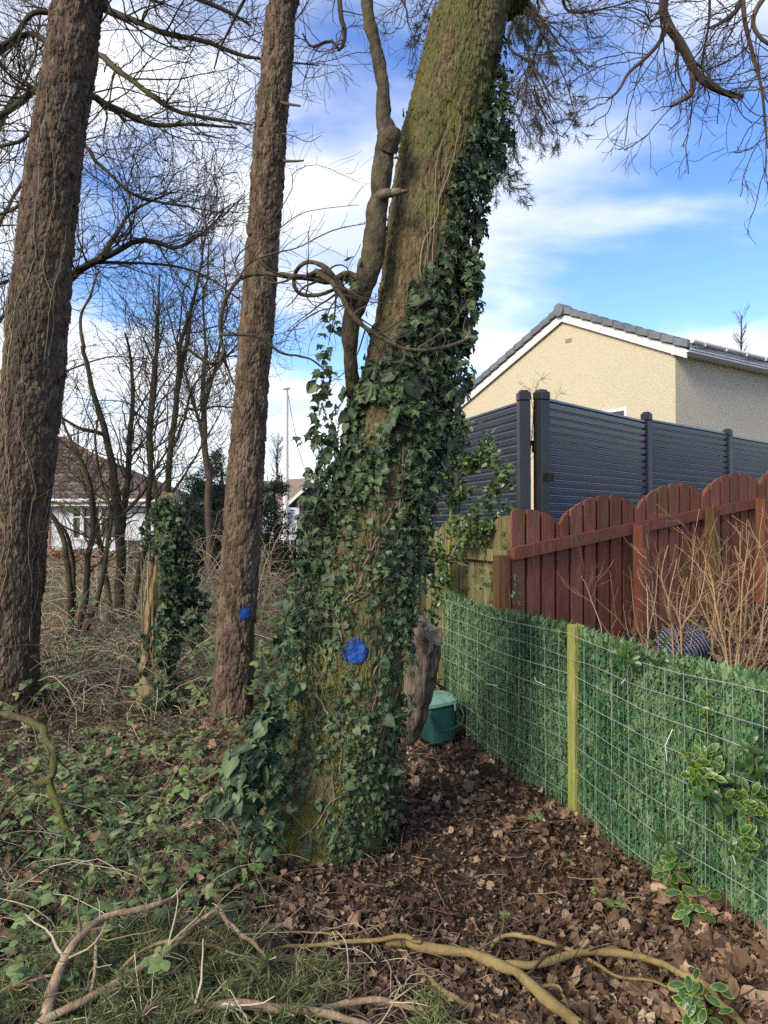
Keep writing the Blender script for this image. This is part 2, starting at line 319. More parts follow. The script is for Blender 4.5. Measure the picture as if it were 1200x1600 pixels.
M['wall_purple'] = mat('wall_purple', [(.05, .035, .055), (.07, .05, .075), (.09, .07, .095)], 3, (1, 1, 8), .8, .2, 20, .4)
M['glass'] = mat('glass', [(.03, .035, .04), (.06, .07, .08), (.12, .13, .14)], .8, rough=.08, bump=0, tintw=.0, spec=.8)
M['back_fence'] = mat('back_fence', [(.02, .02, .012), (.04, .042, .022), (.07, .07, .035)], 5, (5, 5, .6), .9, .3, 20, .5)
M['plastic_black'] = mat('plastic_black', [(.004, .006, .008), (.008, .01, .012), (.015, .016, .018)], 6, rough=.35, bump=0)
def brickmat():
    m = bpy.data.materials.new('brick'); m.use_nodes = True; nt = m.node_tree; b = nt.nodes['Principled BSDF']
    t = N(nt, 'ShaderNodeTexBrick'); t.inputs['Scale'].default_value = 1; t.inputs['Brick Width'].default_value = .225; t.inputs['Row Height'].default_value = .075; t.inputs['Mortar Size'].default_value = .010
    t.inputs['Color1'].default_value = (.30, .09, .05, 1); t.inputs['Color2'].default_value = (.20, .06, .04, 1); t.inputs['Mortar'].default_value = (.4, .36, .32, 1)
    tc = N(nt, 'ShaderNodeTexCoord'); s = N(nt, 'ShaderNodeSeparateXYZ'); c = N(nt, 'ShaderNodeCombineXYZ')
    nt.links.new(tc.outputs['Object'], s.inputs[0]); nt.links.new(s.outputs[0], c.inputs[0]); nt.links.new(s.outputs[2], c.inputs[1]); nt.links.new(c.outputs[0], t.inputs['Vector'])
    nt.links.new(t.outputs[0], b.inputs['Base Color']); b.inputs['Roughness'].default_value = .9; return m
M['brick'] = brickmat()

# ---- leaf templates (x = width, y = length from stalk, z = normal)
def fan(outline, centre, fold=.15, curl=.1, edge_t=None):
    o = np.array(outline, float); n = len(o)
    V = np.vstack([o, centre]); V = np.column_stack([V, -fold*np.abs(V[:, 0])-curl*V[:, 1]**2])
    V[:, 2] -= V[0, 2]
    Fc = np.array([[i, (i+1) % n, n] for i in range(n)])
    return V, Fc
def sym(half): return [(0, 0)]+half+[(-x, y) for x, y in half[::-1] if x != 0]
def ivyleaf(half, c0, curl, rib=.12):
    """lobed leaf: veins run from the stalk to each lobe tip, raised sinuses, paler veins"""
    o = sym(half); n = len(o); c = np.array([c0]); o = np.array(o, float)
    d = np.linalg.norm(o-c, axis=1); tip = np.array([d[i] > d[i-1] and d[i] > d[(i+1) % n] for i in range(n)])
    V = np.vstack([o, c]); z = -curl*V[:, 1]**2-.25*V[:, 0]**2; z[:n] += np.where(tip, -rib*.4, rib); V = np.column_stack([V, z]); V[:, 2] -= V[n, 2]
    add = np.append(np.where(tip, .16, -.08), .34)
    return V, np.array([[i, (i+1) % n, n] for i in range(n)]), np.zeros(n+1), add
IVY = [ivyleaf([(.22, -.12), (.30, .02), (.50, .10), (.30, .30), (.55, .58), (.36, .60), (.20, .64), (.10, .84), (0, 1.02)][::1], (0, .10), .12),
       ivyleaf([(.26, -.14), (.34, .02), (.46, .16), (.30, .34), (.40, .55), (.20, .60), (0, 1.08)], (0, .10), .28, .08),
       ivyleaf([(.20, -.10), (.44, -.04), (.30, .16), (.60, .42), (.34, .46), (.16, .62), (0, 1.0)], (0, .12), .05, .15),
       ivyleaf([(.30, -.10), (.46, .14), (.44, .40), (.26, .70), (0, .98)], (0, .10), .2, .06)]
OVATE = [fan(sym([(.22, .12), (.32, .38), (.25, .70), (.08, .92), (0, 1.0)]), (0, .45), .25, .12),
         fan(sym([(.26, .16), (.36, .45), (.22, .80), (0, 1.0)]), (0, .45), .10, .30)]
HOLLY = [fan(sym([(.13, .12), (.26, .22), (.20, .38), (.32, .50), (.20, .66), (.22, .80), (0, 1.0)]), (0, .45), .2, .2)]
LANCE = [fan(sym([(.10, .15), (.16, .5), (.08, .85), (0, 1.0)]), (0, .45), .3, .1), fan(sym([(.07, .2), (.12, .55), (0, 1.0)]), (0, .5), .2, .25)]
def crumple(seed, lobed):
    r = np.random.default_rng(seed); n = 14
    a = np.linspace(0, 2*math.pi, n, endpoint=False)+r.normal(0, .08, n)
    rad = .5*(1+(.24*np.cos(a*5) if lobed else .1*np.cos(a*3)))*(1+r.normal(0, .13, n))
    o = np.column_stack([np.cos(a)*rad*.85, np.sin(a)*rad+.2])
    mid = o*.5+np.array([0, .1])
    ax = r.uniform(0, math.pi); k = r.uniform(.6, 1.6)
    V = np.vstack([o, mid, [[0, .2]]]); d = V@np.array([math.cos(ax), math.sin(ax)])
    z = k*d*d*.8+r.normal(0, .07, len(V)); V = np.column_stack([V*np.array([.9, .9]), z])
    Fc = []
    for i in range(n):
        j = (i+1) % n; Fc += [[i, j, n+j], [i, n+j, n+i], [n+i, n+j, 2*n]]
    return V, np.array(Fc)
DEAD = [crumple(s, s % 2) for s in range(8)]
CHIP = [(np.array([(-.5, -.2, 0), (.4, -.25, .12), (.55, .2, 0), (-.1, .35, .2), (-.6, .1, .1)]), np.array([[0, 1, 3], [1, 2, 3], [0, 3, 4]])),
        (np.array([(-.8, -.1, 0), (.8, -.12, .1), (.75, .1, .12), (-.7, .12, 0)]), np.array([[0, 1, 2], [0, 2, 3]]))]
NEEDLE = [(np.array([(-.035, 0, 0), (.035, 0, 0), (.02, .6, .03), (0, 1, .1)]), np.array([[0, 1, 2], [0, 2, 3]]))]
def scatter(tpls, pos, nor, size, up=None, spin=None, jit=.35, tint=None, tlo=0, thi=1, wid=None):
    """leaves at pos, facing nor (jittered), their tip pointing along 'up' turned by spin"""
    pos = np.asarray(pos, float); n = len(pos)
    if n == 0: return []
    nor = nrm(np.broadcast_to(nor, (n, 3))+rng.normal(0, jit, (n, 3)))
    if up is None: u = rng.normal(0, 1, (n, 3))
    else: u = np.broadcast_to(up, (n, 3)).astype(float)
    u = u-(u*nor).sum(1, keepdims=True)*nor; u = nrm(u+1e-6)
    s = np.cross(u, nor)
    if spin is not None:
        a = rng.normal(0, spin, n)[:, None]; u, s = u*np.cos(a)+s*np.sin(a), s*np.cos(a)-u*np.sin(a)
    size = np.broadcast_to(size, (n,))
    if tint is None: tint = rng.uniform(tlo, thi, n)
    which = rng.integers(0, len(tpls), n); out = []
    for k, tp in enumerate(tpls):
        V, Fc = tp[0], tp[1]
        m = np.where(which == k)[0]
        if not len(m): continue
        Wd = size[m] if wid is None else wid[m]
        X = V[None, :, 0:1]*(s[m]*Wd[:, None])[:, None]+V[None, :, 1:2]*(u[m]*size[m][:, None])[:, None]+V[None, :, 2:3]*(nor[m]*size[m][:, None])[:, None]+pos[m][:, None]
        Fo = Fc[None]+(np.arange(len(m))*len(V))[:, None, None]
        tt = np.repeat(tint[m], len(V))
        if len(tp) == 4: tt = np.clip(tt+np.tile(tp[3], len(m)), 0, 1)
        elif len(tp) == 3: tt = np.where(np.tile(tp[2], len(m)) > .5, 1.0, np.minimum(tt, .8))
        out.append((X.reshape(-1, 3), Fo.reshape(-1, Fc.shape[1]), tt))
    return out
# ---- branch growth, a whole level at a time
def grow(Pc, Pr, count, n=6, L=(.4, .9), ang=(30, 65), wob=.18, trop=(0, 0, .1), t0=.25, t1=1., rr=.55, rtip=.25, rmin=.0012, bias=None):
    Nn, m, _ = Pc.shape
    ln = np.linalg.norm(np.diff(Pc, axis=1), axis=2).sum(1); pr = ln/ln.sum()
    par = rng.choice(Nn, count, p=pr); t = rng.uniform(t0, t1, count)**.9*(m-1)
    i = np.minimum(t.astype(int), m-2); f = (t-i)[:, None]
    p = Pc[par, i]*(1-f)+Pc[par, i+1]*f; T = nrm(Pc[par, i+1]-Pc[par, i])
    r0 = (Pr[par, i]*(1-f[:, 0])+Pr[par, i+1]*f[:, 0])*rr*rng.uniform(.6, 1.05, count)
    q = rng.normal(0, 1, (count, 3)); q = nrm(q-(q*T).sum(1, keepdims=True)*T)
    a = np.radians(rng.uniform(*ang, count))[:, None]; d = T*np.cos(a)+q*np.sin(a)
    if bias is not None: d = nrm(d+np.array(bias))
    Ls = rng.uniform(*L, count)*(.5+.5*(1-t/(m-1)))
    pts = [p]; st = (Ls/(n-1))[:, None]; tr = np.array(trop)
    for k in range(n-1):
        d = nrm(d+rng.normal(0, wob, (count, 3))+tr); p = p+d*st; pts.append(p)
    c = np.stack(pts, 1); r = np.maximum(r0[:, None]*np.linspace(1, rtip, n)[None], rmin)
    return c, r
def mains(lst, n=14):
    cs = []; rs = []
    for pts, r in lst:
        a = PP(pts) if len(pts[0]) == 3 and not isinstance(pts, np.ndarray) else pts
        c, q = resample(a, n, np.atleast_1d(r).astype(float)); 
        c = c+fbm(c*3+len(cs)*5, 2)[:, None]*np.array([.02, .03, .02]); cs.append(c); rs.append(q)
    return np.stack(cs), np.stack(rs)

# ------------------------------------------------------------------ ground
FB = np.array([(1.62, 1.2), (1.284, 2.57), (1.016, 4.07), (.50, 5.75), (.886-.31*1.6, 5.33+.95*1.6), (-1.6, 12.9), (-3.5, 20), (-3.5, 400)])
def bx(y): return np.interp(y, FB[:, 1], FB[:, 0])
def G(x, y):
    x = np.asarray(x, float); y = np.asarray(y, float); p = np.stack([x, y, x*0], -1)
    z = .035*fbm(p*1.3, 3, 5)+.012*vnoise(p*7, 9)
    z = z*(1-.5*sst(y, 30, 60))
    d = x-bx(y)
    z = z+(.62+.05*np.clip(d, 0, 4))*sst(d, .15, 1.5)*sst(y, 3.0, 4.6)*(1-sst(y, 40, 80))+.25*sst(d, .1, 1.2)*(1-sst(y, 3., 4.6))
    z = z+.13*sst(x, .75, 1.25)*(1-sst(y, 2.6, 3.6))*(1-sst(d, .1, .6))
    z = z+.16*np.exp(-((x+1.0)**2/.5+(y-4.9)**2/.35))+.12*np.exp(-((x+1.6)**2/1.2+(y-3.6)**2/.8))
    z = z+.10*np.exp(-((x+.35)**2+(y-3.6)**2)/.25)
    z = z+.18*sst(-x, .3, 3)*sst(y, 6.5, 9)*(1-sst(y, 14, 20))
    return z
def gnd(x, y, dz=0): return np.array((x, y, float(G(x, y))+dz))
xs = np.unique(np.concatenate([np.linspace(-3.4, 3.6, 141), np.linspace(-12, 14, 66), np.sign(np.linspace(-1, 1, 50))*np.abs(np.linspace(-1, 1, 50))**3*1500]))
ys = np.unique(np.concatenate([np.linspace(.5, 8, 151), np.linspace(-6, 26, 80), -6-np.linspace(0, 1, 8)**2*500, 26+np.linspace(0, 1, 26)**3*2000]))
X, Yg = np.meshgrid(xs, ys); Z = G(X, Yg); nx = len(xs)
ii = (np.arange(len(ys)-1)[:, None]*nx+np.arange(nx-1)[None]).ravel()
o = mk('ground', (np.stack([X, Yg, Z], -1).reshape(-1, 3), np.stack([ii, ii+1, ii+nx+1, ii+nx], -1), 0.), M['soil'], smooth=True); o['kind'] = 'structure'

# ------------------------------------------------------------------ trunks
class Trunk:
    def __init__(s, rows, Yf, base_z=None, top=9.0, n=420, k=150, amp=.008, freq=14, st=.3, flare=.0, seed=0, lump=.03, toplean=None, fw=.4):
        """rows: (py, centre px, width px); Yf(z) -> distance"""
        c = []; r = []
        for py, cx_, w_ in rows[::-1]:
            z = CAMZ
            for _ in range(3): p = P(cx_, py, Yf(z)); z = p[2]
            c.append(p); r.append(w_/2/F*p[1])
        c = np.array(c); r = np.array(r)
        d = c[-1]-c[-2]; d = d/d[2]
        if toplean is not None: d = np.array(toplean)
        e = c[-1]+d*(top-c[-1][2])*np.array([1, 1, 1]); m = (c[-1]+e)/2
        b = c[0]-(c[1]-c[0])*.6; b[2] = c[0][2]-.25
        c = np.vstack([b, c, m, e]); r = np.concatenate([[r[0]*1.05], r, [r[-1]*.8, r[-1]*.5]])
        zz = c[:, 2]; zs = np.concatenate([np.linspace(zz[0], zz[-3], n), np.linspace(zz[-3], zz[-1], 40)[1:]])
        f = lambda col: np.interp(zs, zz, col)
        cc = np.stack([f(c[:, 0]), f(c[:, 1]), zs], 1); rr = f(r)
        ker = np.ones(25)/25; sm = lambda v: np.convolve(np.pad(v, 12, mode='edge'), ker, 'valid')
        cc[:, 0] = sm(cc[:, 0]); cc[:, 1] = sm(cc[:, 1]); rr = sm(rr)
        s.c, s.r, s.z, s.k, s.seed = cc, rr, zs, k, seed
        a = np.linspace(0, 2*math.pi, k, endpoint=False)
        s.a = a; nor = np.stack([np.cos(a), np.sin(a), 0*a], 1)
        Vv = cc[:, None]+rr[:, None, None]*nor[None]
        q = Vv*np.array([1, 1, st])
        wq = q+.25/freq*np.stack([fbm(q*freq*.8, 2, seed+40+i_) for i_ in range(3)], -1)
        n_a = np.abs(fbm(wq*freq, 2, seed+3)); n_b = np.abs(vnoise(wq*freq*1.9*np.array([1, 1, 1.6]), seed+6)); n_c = fbm(Vv*freq*2.6, 2, seed+9)
        bark = sst(n_a, 0, fw)*.75+sst(n_b, 0, fw*1.2)*.3; s.bark = bark
        lmp = fbm(np.stack([np.cos(a)[None]*1.2+0*zs[:, None], np.sin(a)[None]*1.2+0*zs[:, None], zs[:, None]*.9+0*a[None]], -1), 3, seed+21)
        fl = np.zeros((len(zs), k))
        if flare:
            h = zs-zs[0]-.2
            fl = flare*np.exp(-np.maximum(h, 0)/.28)[:, None]*(.6+.6*np.cos(a*5+1.3+seed)[None])
        disp = amp*(bark-.8+.16*n_c)+lump*lmp*rr[:, None]*3+fl
        s.disp = disp
        s.V = Vv+disp[..., None]*nor[None]
        n2 = len(zs); i = np.arange(n2-1)[:, None]*k; j = np.arange(k)[None]
        s.F = np.stack([i+j, i+(j+1) % k, i+k+(j+1) % k, i+k+j], -1).reshape(-1, 4)
    def part(s): return (s.V.reshape(-1, 3), s.F, np.clip(.5+.2*fbm(s.V.reshape(-1, 3)*2, 2, 77), 0, 1))
    def at(s, z, a, off=0.):
        """surface points for heights z and angles a, pushed out by off; also outward normals"""
        z = np.asarray(z, float); a = np.asarray(a, float) % (2*math.pi)
        i = np.clip(np.searchsorted(s.z, z), 0, len(s.z)-1); j = (a/(2*math.pi)*s.k).astype(int) % s.k
        n = np.stack([np.cos(a), np.sin(a), 0*a], -1)
        return s.V[i, j]+n*np.asarray(off)[..., None], n
    def zpx(s, py):
        """height of the trunk centre that shows at pixel row py"""
        zi = s.c[:, 2]; 
        rows = 800-F*((zi-CAMZ)/s.c[:, 1]*math.cos(PITCH)-math.sin(PITCH))/(math.cos(PITCH)+(zi-CAMZ)/s.c[:, 1]*math.sin(PITCH))
        return np.interp(-np.asarray(py, float), -rows, zi)
    def ax(s, xr):
        """angle of the side facing the camera at relative width xr in -1..1"""
        return 1.5*math.pi+np.arcsin(np.clip(xr, -1, 1))
    def patch(s, py, xr, hw, hh, off=.004, edge=.35, seed=5):
        """faces of the bark within a ragged disc -> a skin just proud of the bark"""
        z0 = float(s.zpx(py)); a0 = float(s.ax(xr)); ri = float(np.interp(z0, s.z, s.r))
        i0 = np.arange(len(s.z)); zz = s.z[i0]; sel = []
        da = ((s.a-a0+math.pi) % (2*math.pi)-math.pi)*ri
        D = np.sqrt((da[None]/hw)**2+((zz[:, None]-z0)/hh)**2)+edge*fbm(s.V*60, 3, seed)
        ij = np.argwhere(D < 1); k = s.k; n = np.stack([np.cos(s.a), np.sin(s.a), 0*s.a], 1)
        Vv = (s.V+n[None]*off).reshape(-1, 3); ok = np.zeros(len(s.z)*k, bool); ok[ij[:, 0]*k+ij[:, 1]] = True
        Fq = s.F[ok[s.F].all(1)]; u, inv = np.unique(Fq, return_inverse=True)
        return Vv[u], inv.reshape(-1, 4), np.full(len(u), .5)

def plate(seed):
    r = np.random.default_rng(seed); n = 8; a = np.linspace(0, 2*math.pi, n, endpoint=False)+r.normal(0, .16, n); q = 1+r.normal(0, .16, n)
    o = np.column_stack([np.cos(a)*q*.5, np.sin(a)*q*.5, 0*a]); m = o*.62; m[:, 2] = .13+r.normal(0, .03, n)
    V = np.vstack([o, m, [[0, 0, .15]]]); Fc = []
    for i in range(n):
        j = (i+1) % n; Fc += [[i, j, n+j], [i, n+j, n+i], [n+i, n+j, 2*n]]
    return V, np.array(Fc)
PLATES = [plate(i) for i in range(6)]
def bark_plates(T, n, w_, l_, z1=5.2, lift=.4, keep=.0, jit=.10):
    z = rng.uniform(-.1, z1, n); a = rng.uniform(0, 2*math.pi, n)
    i = np.clip(np.searchsorted(T.z, z), 0, len(T.z)-1); j = (a/(2*math.pi)*T.k).astype(int) % T.k
    k_ = T.bark[i, j] > keep; z, a = z[k_], a[k_]
    p, nn = T.at(z, a, 0*z); sl_ = rng.uniform(*l_, len(z)); return scatter(PLATES, p-nn*.002, nn, sl_, up=(0, 0, 1), spin=.12, jit=jit, tint=rng.beta(2, 2, len(z)), wid=rng.uniform(*w_, len(z)))
# leaning tree
ROWS = [(0, 741, 110), (100, 718, 116), (200, 694, 122), (300, 677, 120), (400, 661, 122), (500, 652, 126), (600, 634, 138), (700, 612, 148), (800, 582, 150), (900, 562, 156), (1000, 547, 162), (1100, 540, 174), (1200, 516, 198), (1300, 493, 222), (1370, 482, 238)]
LT = Trunk(ROWS, lambda z: 3.58+.03*z, top=10, n=820, k=330, amp=.013, freq=17, st=.30, fw=.34, flare=.035, seed=1, lump=.022, toplean=(.22, .05, 1))
lt = thing('leaning_tree', 'thick leaning mossy tree trunk with a blue paint spot, at centre beside the green fence', 'tree', gnd(-.32, 3.5))
mk('trunk', [LT.part()]+bark_plates(LT, 26000, (.008, .016), (.02, .05), 4.6, keep=.55), M['bark_mossy'], lt, True)
pm = [LT.patch(1006, .15, .046, .048, .017, .07)]
def specks(T, py, xr, s1, n):
    z = T.zpx(py)+rng.normal(0, s1, n); a = T.ax(xr)+rng.normal(0, s1/.22, n); p, nn = T.at(z, a, np.full(n, .010)); return scatter(CHIP, p, nn, rng.uniform(.004, .016, n), jit=.25)
pm += specks(LT, 1006, .15, .022, 500)+specks(LT, 1000, .02, .02, 14)
mk('paint_mark', pm, M['paint_blue'], lt, True)
# dead side limb with its stub
YL = 3.46
LP_ = PP([(568, -40, YL+.05), (576, 20, YL+.04), (586, 70, YL+.03), (596, 130, YL+.02), (600, 185, YL), (607, 212, YL), (600, 250, YL), (594, 300, YL), (588, 350, YL), (583, 400, YL), (566, 450, YL), (551, 500, YL+.02), (546, 550, YL+.04), (551, 600, YL+.1), (560, 640, YL+.2)])
lr = np.array([10.5, 11, 11.5, 12, 13, 18, 17, 18, 19.5, 21, 19, 16, 14, 15, 16])/F*YL
limb = mk('limb', capped(LP_+.006*fbm(LP_*7, 2)[:, None], lr*.88, 32, 220, rough=.2, seed=4), M['bark_limb'], lt, True)
kn = capped(PP([(606, 236, YL-.02), (612, 214, YL-.05), (617, 200, YL-.06)]), np.array([15, 14.5, 10])/F*YL, 16, 12, rough=.1, seed=8)
mk('cut_knot', kn, M['bark_limb'], limb, True)
sb_ = capped(PP([(592, 308, YL-.02), (606, 302, YL-.07), (622, 300, YL-.09), (628, 299, YL-.10)]), np.array([8, 7.5, 6.5, 5.5])/F*YL, 14, 18, rough=.3)
sb_ += capped(PP([(627, 299, YL-.10), (633, 299, YL-.105), (638, 298, YL-.107)]), np.array([3.4, 3.4, 1.5])/F*YL, 8, 5, rough=.5)
mk('snapped_stub', sb_, M['deadwood'], limb, True)
# twisted bough on the limb
TW = [([(570, 440, YL), (548, 425, YL-.02), (520, 438, YL-.06), (488, 432, YL-.08), (455, 430, YL-.1), (420, 428, YL-.05), (390, 430, YL), (372, 437, YL)], [.018, .016, .014, .014, .012, .010, .010, .009]),
      ([(372, 437, YL), (362, 452, YL), (352, 475, YL), (345, 505, YL), (349, 535, YL+.02), (358, 565, YL+.03), (373, 598, YL+.02)], [.010, .0095, .009, .0085, .007, .006, .003]),
      ([(566, 455, YL), (545, 462, YL-.03), (520, 440, YL-.1), (500, 420, YL-.12), (475, 412, YL-.1), (460, 422, YL-.08), (455, 440, YL-.04), (462, 460, YL-.06), (485, 464, YL-.1), (510, 458, YL-.1), (535, 445, YL-.1)], [.017, .015, .012, .011, .010, .009, .009, .009, .009, .008, .006]),
      ([(500, 420, YL-.12), (520, 440, YL-.2), (533, 462, YL-.22), (545, 490, YL-.24), (565, 512, YL-.25), (595, 532, YL-.26), (630, 546, YL-.28), (665, 549, YL-.28), (700, 543, YL-.24), (728, 533, YL-.18)], [.011, .012, .012, .011, .010, .010, .009, .009, .008, .007]),
      ([(345, 522, YL), (372, 522, YL-.04), (395, 522, YL-.06), (415, 530, YL-.05), (440, 550, YL-.04), (470, 556, YL-.02), (492, 566, YL), (508, 583, YL+.02)], [.007, .007, .006, .006, .005, .005, .004, .003]),
      ([(349, 540, YL), (345, 560, YL-.02), (330, 570, YL-.05), (308, 562, YL-.07), (286, 546, YL-.09)], [.006, .007, .008, .007, .006]),
      ([(566, 470, YL), (540, 462, YL-.06), (512, 432, YL-.12), (490, 428, YL-.14), (470, 436, YL-.12)], [.02, .018, .017, .013, .006])]
tc_, tr_ = mains(TW, 26)
sc1, sr1 = grow(tc_[:6], tr_[:6], 46, 8, (.15, .55), (35, 75), .16, (-.02, 0, .05), .1, 1, .5, .2, .0016)
sc2, sr2 = grow(sc1, sr1, 170, 6, (.08, .25), (30, 60), .14, (0, 0, .03), .2, 1, .6, .3, .0011)
hd = [([(370, 430, YL), (364, 415, YL), (372, 395, YL-.02), (400, 378, YL-.03), (430, 362, YL), (480, 330, YL+.05), (560, 320, YL+.1)], [.005, .004, .004, .003, .003, .002, .0015]),
      ([(372, 437, YL), (390, 410, YL), (430, 395, YL-.02), (470, 385, YL), (520, 360, YL), (575, 348, YL+.02)], [.006, .005, .004, .003, .003, .002]),
      ([(562, 470, YL), (530, 480, YL-.1), (490, 490, YL-.1), (450, 520, YL-.1), (440, 545, YL-.1)], [.004, .003, .003, .002, .001])]
h1, hr1 = mains(hd, 20); h2, hr2 = grow(h1, hr1, 40, 7, (.1, .35), (25, 55), .15, (-.02, 0, .02), .1, 1, .6, .3, .001)
bo = mk('twisted_branch', [(lambda q: (q[0]+.003*fbm(q[0]*40, 2)[:, None], q[1], q[2]))(tubes(tc_, tr_, 10))], M['bark_limb'], limb, True)
mk('twigs', [tubes(h1, hr1, 5), tubes(h2, hr2, 4), tubes(sc1, sr1, 5), tubes(sc2, sr2, 3)], M['bark_twig'], limb, True)
# crown above the frame
tt = [(np.array([LT.c[-30], LT.c[-15]+(-.6, .3, .2), LT.c[-1]+(-1.6, .8, .6)]), [.09, .06, .03]), (np.array([LT.c[-22], LT.c[-10]+(.6, .5, .3), LT.c[-1]+(1.6, 1.2, .5)]), [.08, .05, .03]), (np.array([LT.c[-2], LT.c[-1]+(.2, .2, 1), LT.c[-1]+(.1, .6, 2.4)]), [.08, .05, .02])]
cs, rs = mains([(np.array(a), r) for a, r in tt], 12)
c1, r1 = grow(cs, rs, 60, 8, (.8, 2.0), (30, 60), .16, (0, 0, .05), rr=.6); c2, r2 = grow(c1, r1, 500, 5, (.3, .9), (30, 60), .16, rr=.6)
mk('crown', [tubes(cs, rs, 8), tubes(c1, r1, 5), tubes(c2, r2, 3)], M['bark_twig'], lt, True)

# two larches
ROWL = [(0, 121, 74), (100, 110, 75), (200, 92, 76), (300, 80, 80), (400, 70, 85), (500, 60, 90), (600, 51, 88), (700, 40, 86), (800, 28, 88), (900, 18, 90), (1000, 11, 92), (1112, 6, 98)]
T1 = Trunk(ROWL, lambda z: 6.3, top=13, n=640, k=280, amp=.020, freq=8.5, st=.34, flare=.03, seed=2, lump=.02)
t1 = thing('larch_tree', 'broad dark rough-barked trunk at the left edge, wrapped in thin dead climber stems', 'tree', gnd(T1.c[0][0], 6.3), 'rough barked conifer trunks')
mk('trunk', [T1.part()]+bark_plates(T1, 15000, (.018, .042), (.04, .10), 6.2, keep=.3, jit=.14), M['bark_larch_grey'], t1, True)
ROWM = [(0, 439, 43), (100, 433, 46), (200, 422, 47), (300, 416, 49), (400, 409, 49), (500, 402, 50), (600, 394, 49), (700, 386, 53), (800, 380, 57), (900, 374, 55), (1000, 367, 57), (1100, 362, 61), (1138, 360, 68)]
T2 = Trunk(ROWM, lambda z: 5.75, top=13, n=640, k=200, amp=.015, freq=12, st=.38, flare=.02, seed=3, lump=.015)
t2 = thing('larch_tree', 'slim straight brown scaly trunk with blue paint spot, left of the leaning tree', 'tree', gnd(T2.c[0][0], 5.75), 'rough barked conifer trunks')
mk('trunk', [T2.part()]+bark_plates(T2, 13000, (.014, .034), (.03, .075), 5.8, keep=.3, jit=.14), M['bark_larch'], t2, True)
mk('paint_mark', [T2.patch(956, .55, .047, .044, .014, .14, 7)]+specks(T2, 956, .55, .026, 260), M['paint_blue'], t2, True)
def larch_crown(T, par, z0, n):
    i = rng.integers(np.searchsorted(T.z, z0), len(T.z)-2, n); a = rng.uniform(0, 2*math.pi, n)
    d = np.stack([np.cos(a), np.sin(a), rng.uniform(-.15, .2, n)], 1); L = rng.uniform(.8, 2.2, n)
    t = np.linspace(0, 1, 9)[None, :, None]; c = T.c[i][:, None]+d[:, None]*t*L[:, None, None]; c[..., 2] -= .25*t[..., 0]**2*L[:, None]
    c += .04*fbm(c*2, 2)[..., None]; r = .022*np.linspace(1, .3, 9)[None]*np.ones((n, 1))
    c1, r1 = grow(c, r, n*10, 6, (.3, .8), (40, 75), .14, (0, 0, -.03), rr=.5)
    return [tubes(c, r, 5), tubes(c1, r1, 3)]
mk('crown', larch_crown(T1, t1, 6.6, 50), M['bark_twig'], t1, True)
mk('crown', larch_crown(T2, t2, 6.0, 45), M['bark_twig'], t2, True)
# snapped side twigs on the slim trunk and loose dead stems on the broad one
sp = mains([([(444, 160, 5.7), (458, 163, 5.65), (472, 165, 5.6)], [.014, .010, .007]), ([(438, 252, 5.7), (455, 253, 5.6), (470, 252, 5.55)], [.012, .009, .006]),
            ([(436, 208, 5.7), (455, 212, 5.6), (480, 222, 5.5), (500, 212, 5.4)], [.006, .004, .003, .002]), ([(430, 345, 5.7), (450, 300, 5.6), (455, 270, 5.5), (500, 258, 5.4), (560, 285, 5.3)], [.005, .004, .003, .002, .002]),
            ([(452, 40, 5.7), (470, 15, 5.6), (484, -8, 5.6)], [.006, .005, .004])], 12)
spc = grow(sp[0][2:], sp[1][2:], 26, 6, (.15, .5), rr=.6)
for i_ in range(2): mk('snapped_twig', tubes(sp[0][i_], sp[1][i_], 6), M['bark_twig'], t2, True)
mk('twigs', [tubes(sp[0][2:], sp[1][2:], 6), tubes(*spc, 4)], M['bark_twig'], t2, True)
def climbers(T, n, py0, py1, x0, x1, r=(.003, .007), wig=1., off=.012, n_=26, span=(.5, 2.2)):
    z0 = T.zpx(rng.uniform(min(py0, py1), max(py0, py1), n)); a0 = T.ax(rng.uniform(x0, x1, n)); L = rng.uniform(*span, n)
    t = np.linspace(0, 1, n_); z = z0[:, None]+L[:, None]*t[None]
    rad = np.interp(z, T.z, T.r)
    a = a0[:, None]+(rng.normal(0, .5*wig, n)[:, None]*t[None]+.25*wig*vnoise(np.stack([z*2.2, np.arange(n)[:, None]*7.3+0*z, 0*z], -1), 3)+.08*wig*vnoise(np.stack([z*9, np.arange(n)[:, None]*3.3+0*z, 0*z], -1), 4))
    c, nn = T.at(z, a, off*np.ones_like(z))
    rr = rng.uniform(*r, n)[:, None]*np.linspace(1, .45, n_)[None]
    return c, rr
c, r = climbers(T1, 26, 1080, 560, -.9, .9, (.003, .006), 1.3, .014, 40, (.8, 2.4))
c1, r1 = grow(c, r, 160, 7, (.08, .3), (30, 70), .25, (0, 0, .02), rr=.7)
v = mk('dead_climber', [tubes(c, r, 5), tubes(c1, r1, 4)], M['ivy_stem'], None, True)
tag(v, 'leafless dead climber stems clinging to the broad dark trunk at the left edge', 'climbing plant')

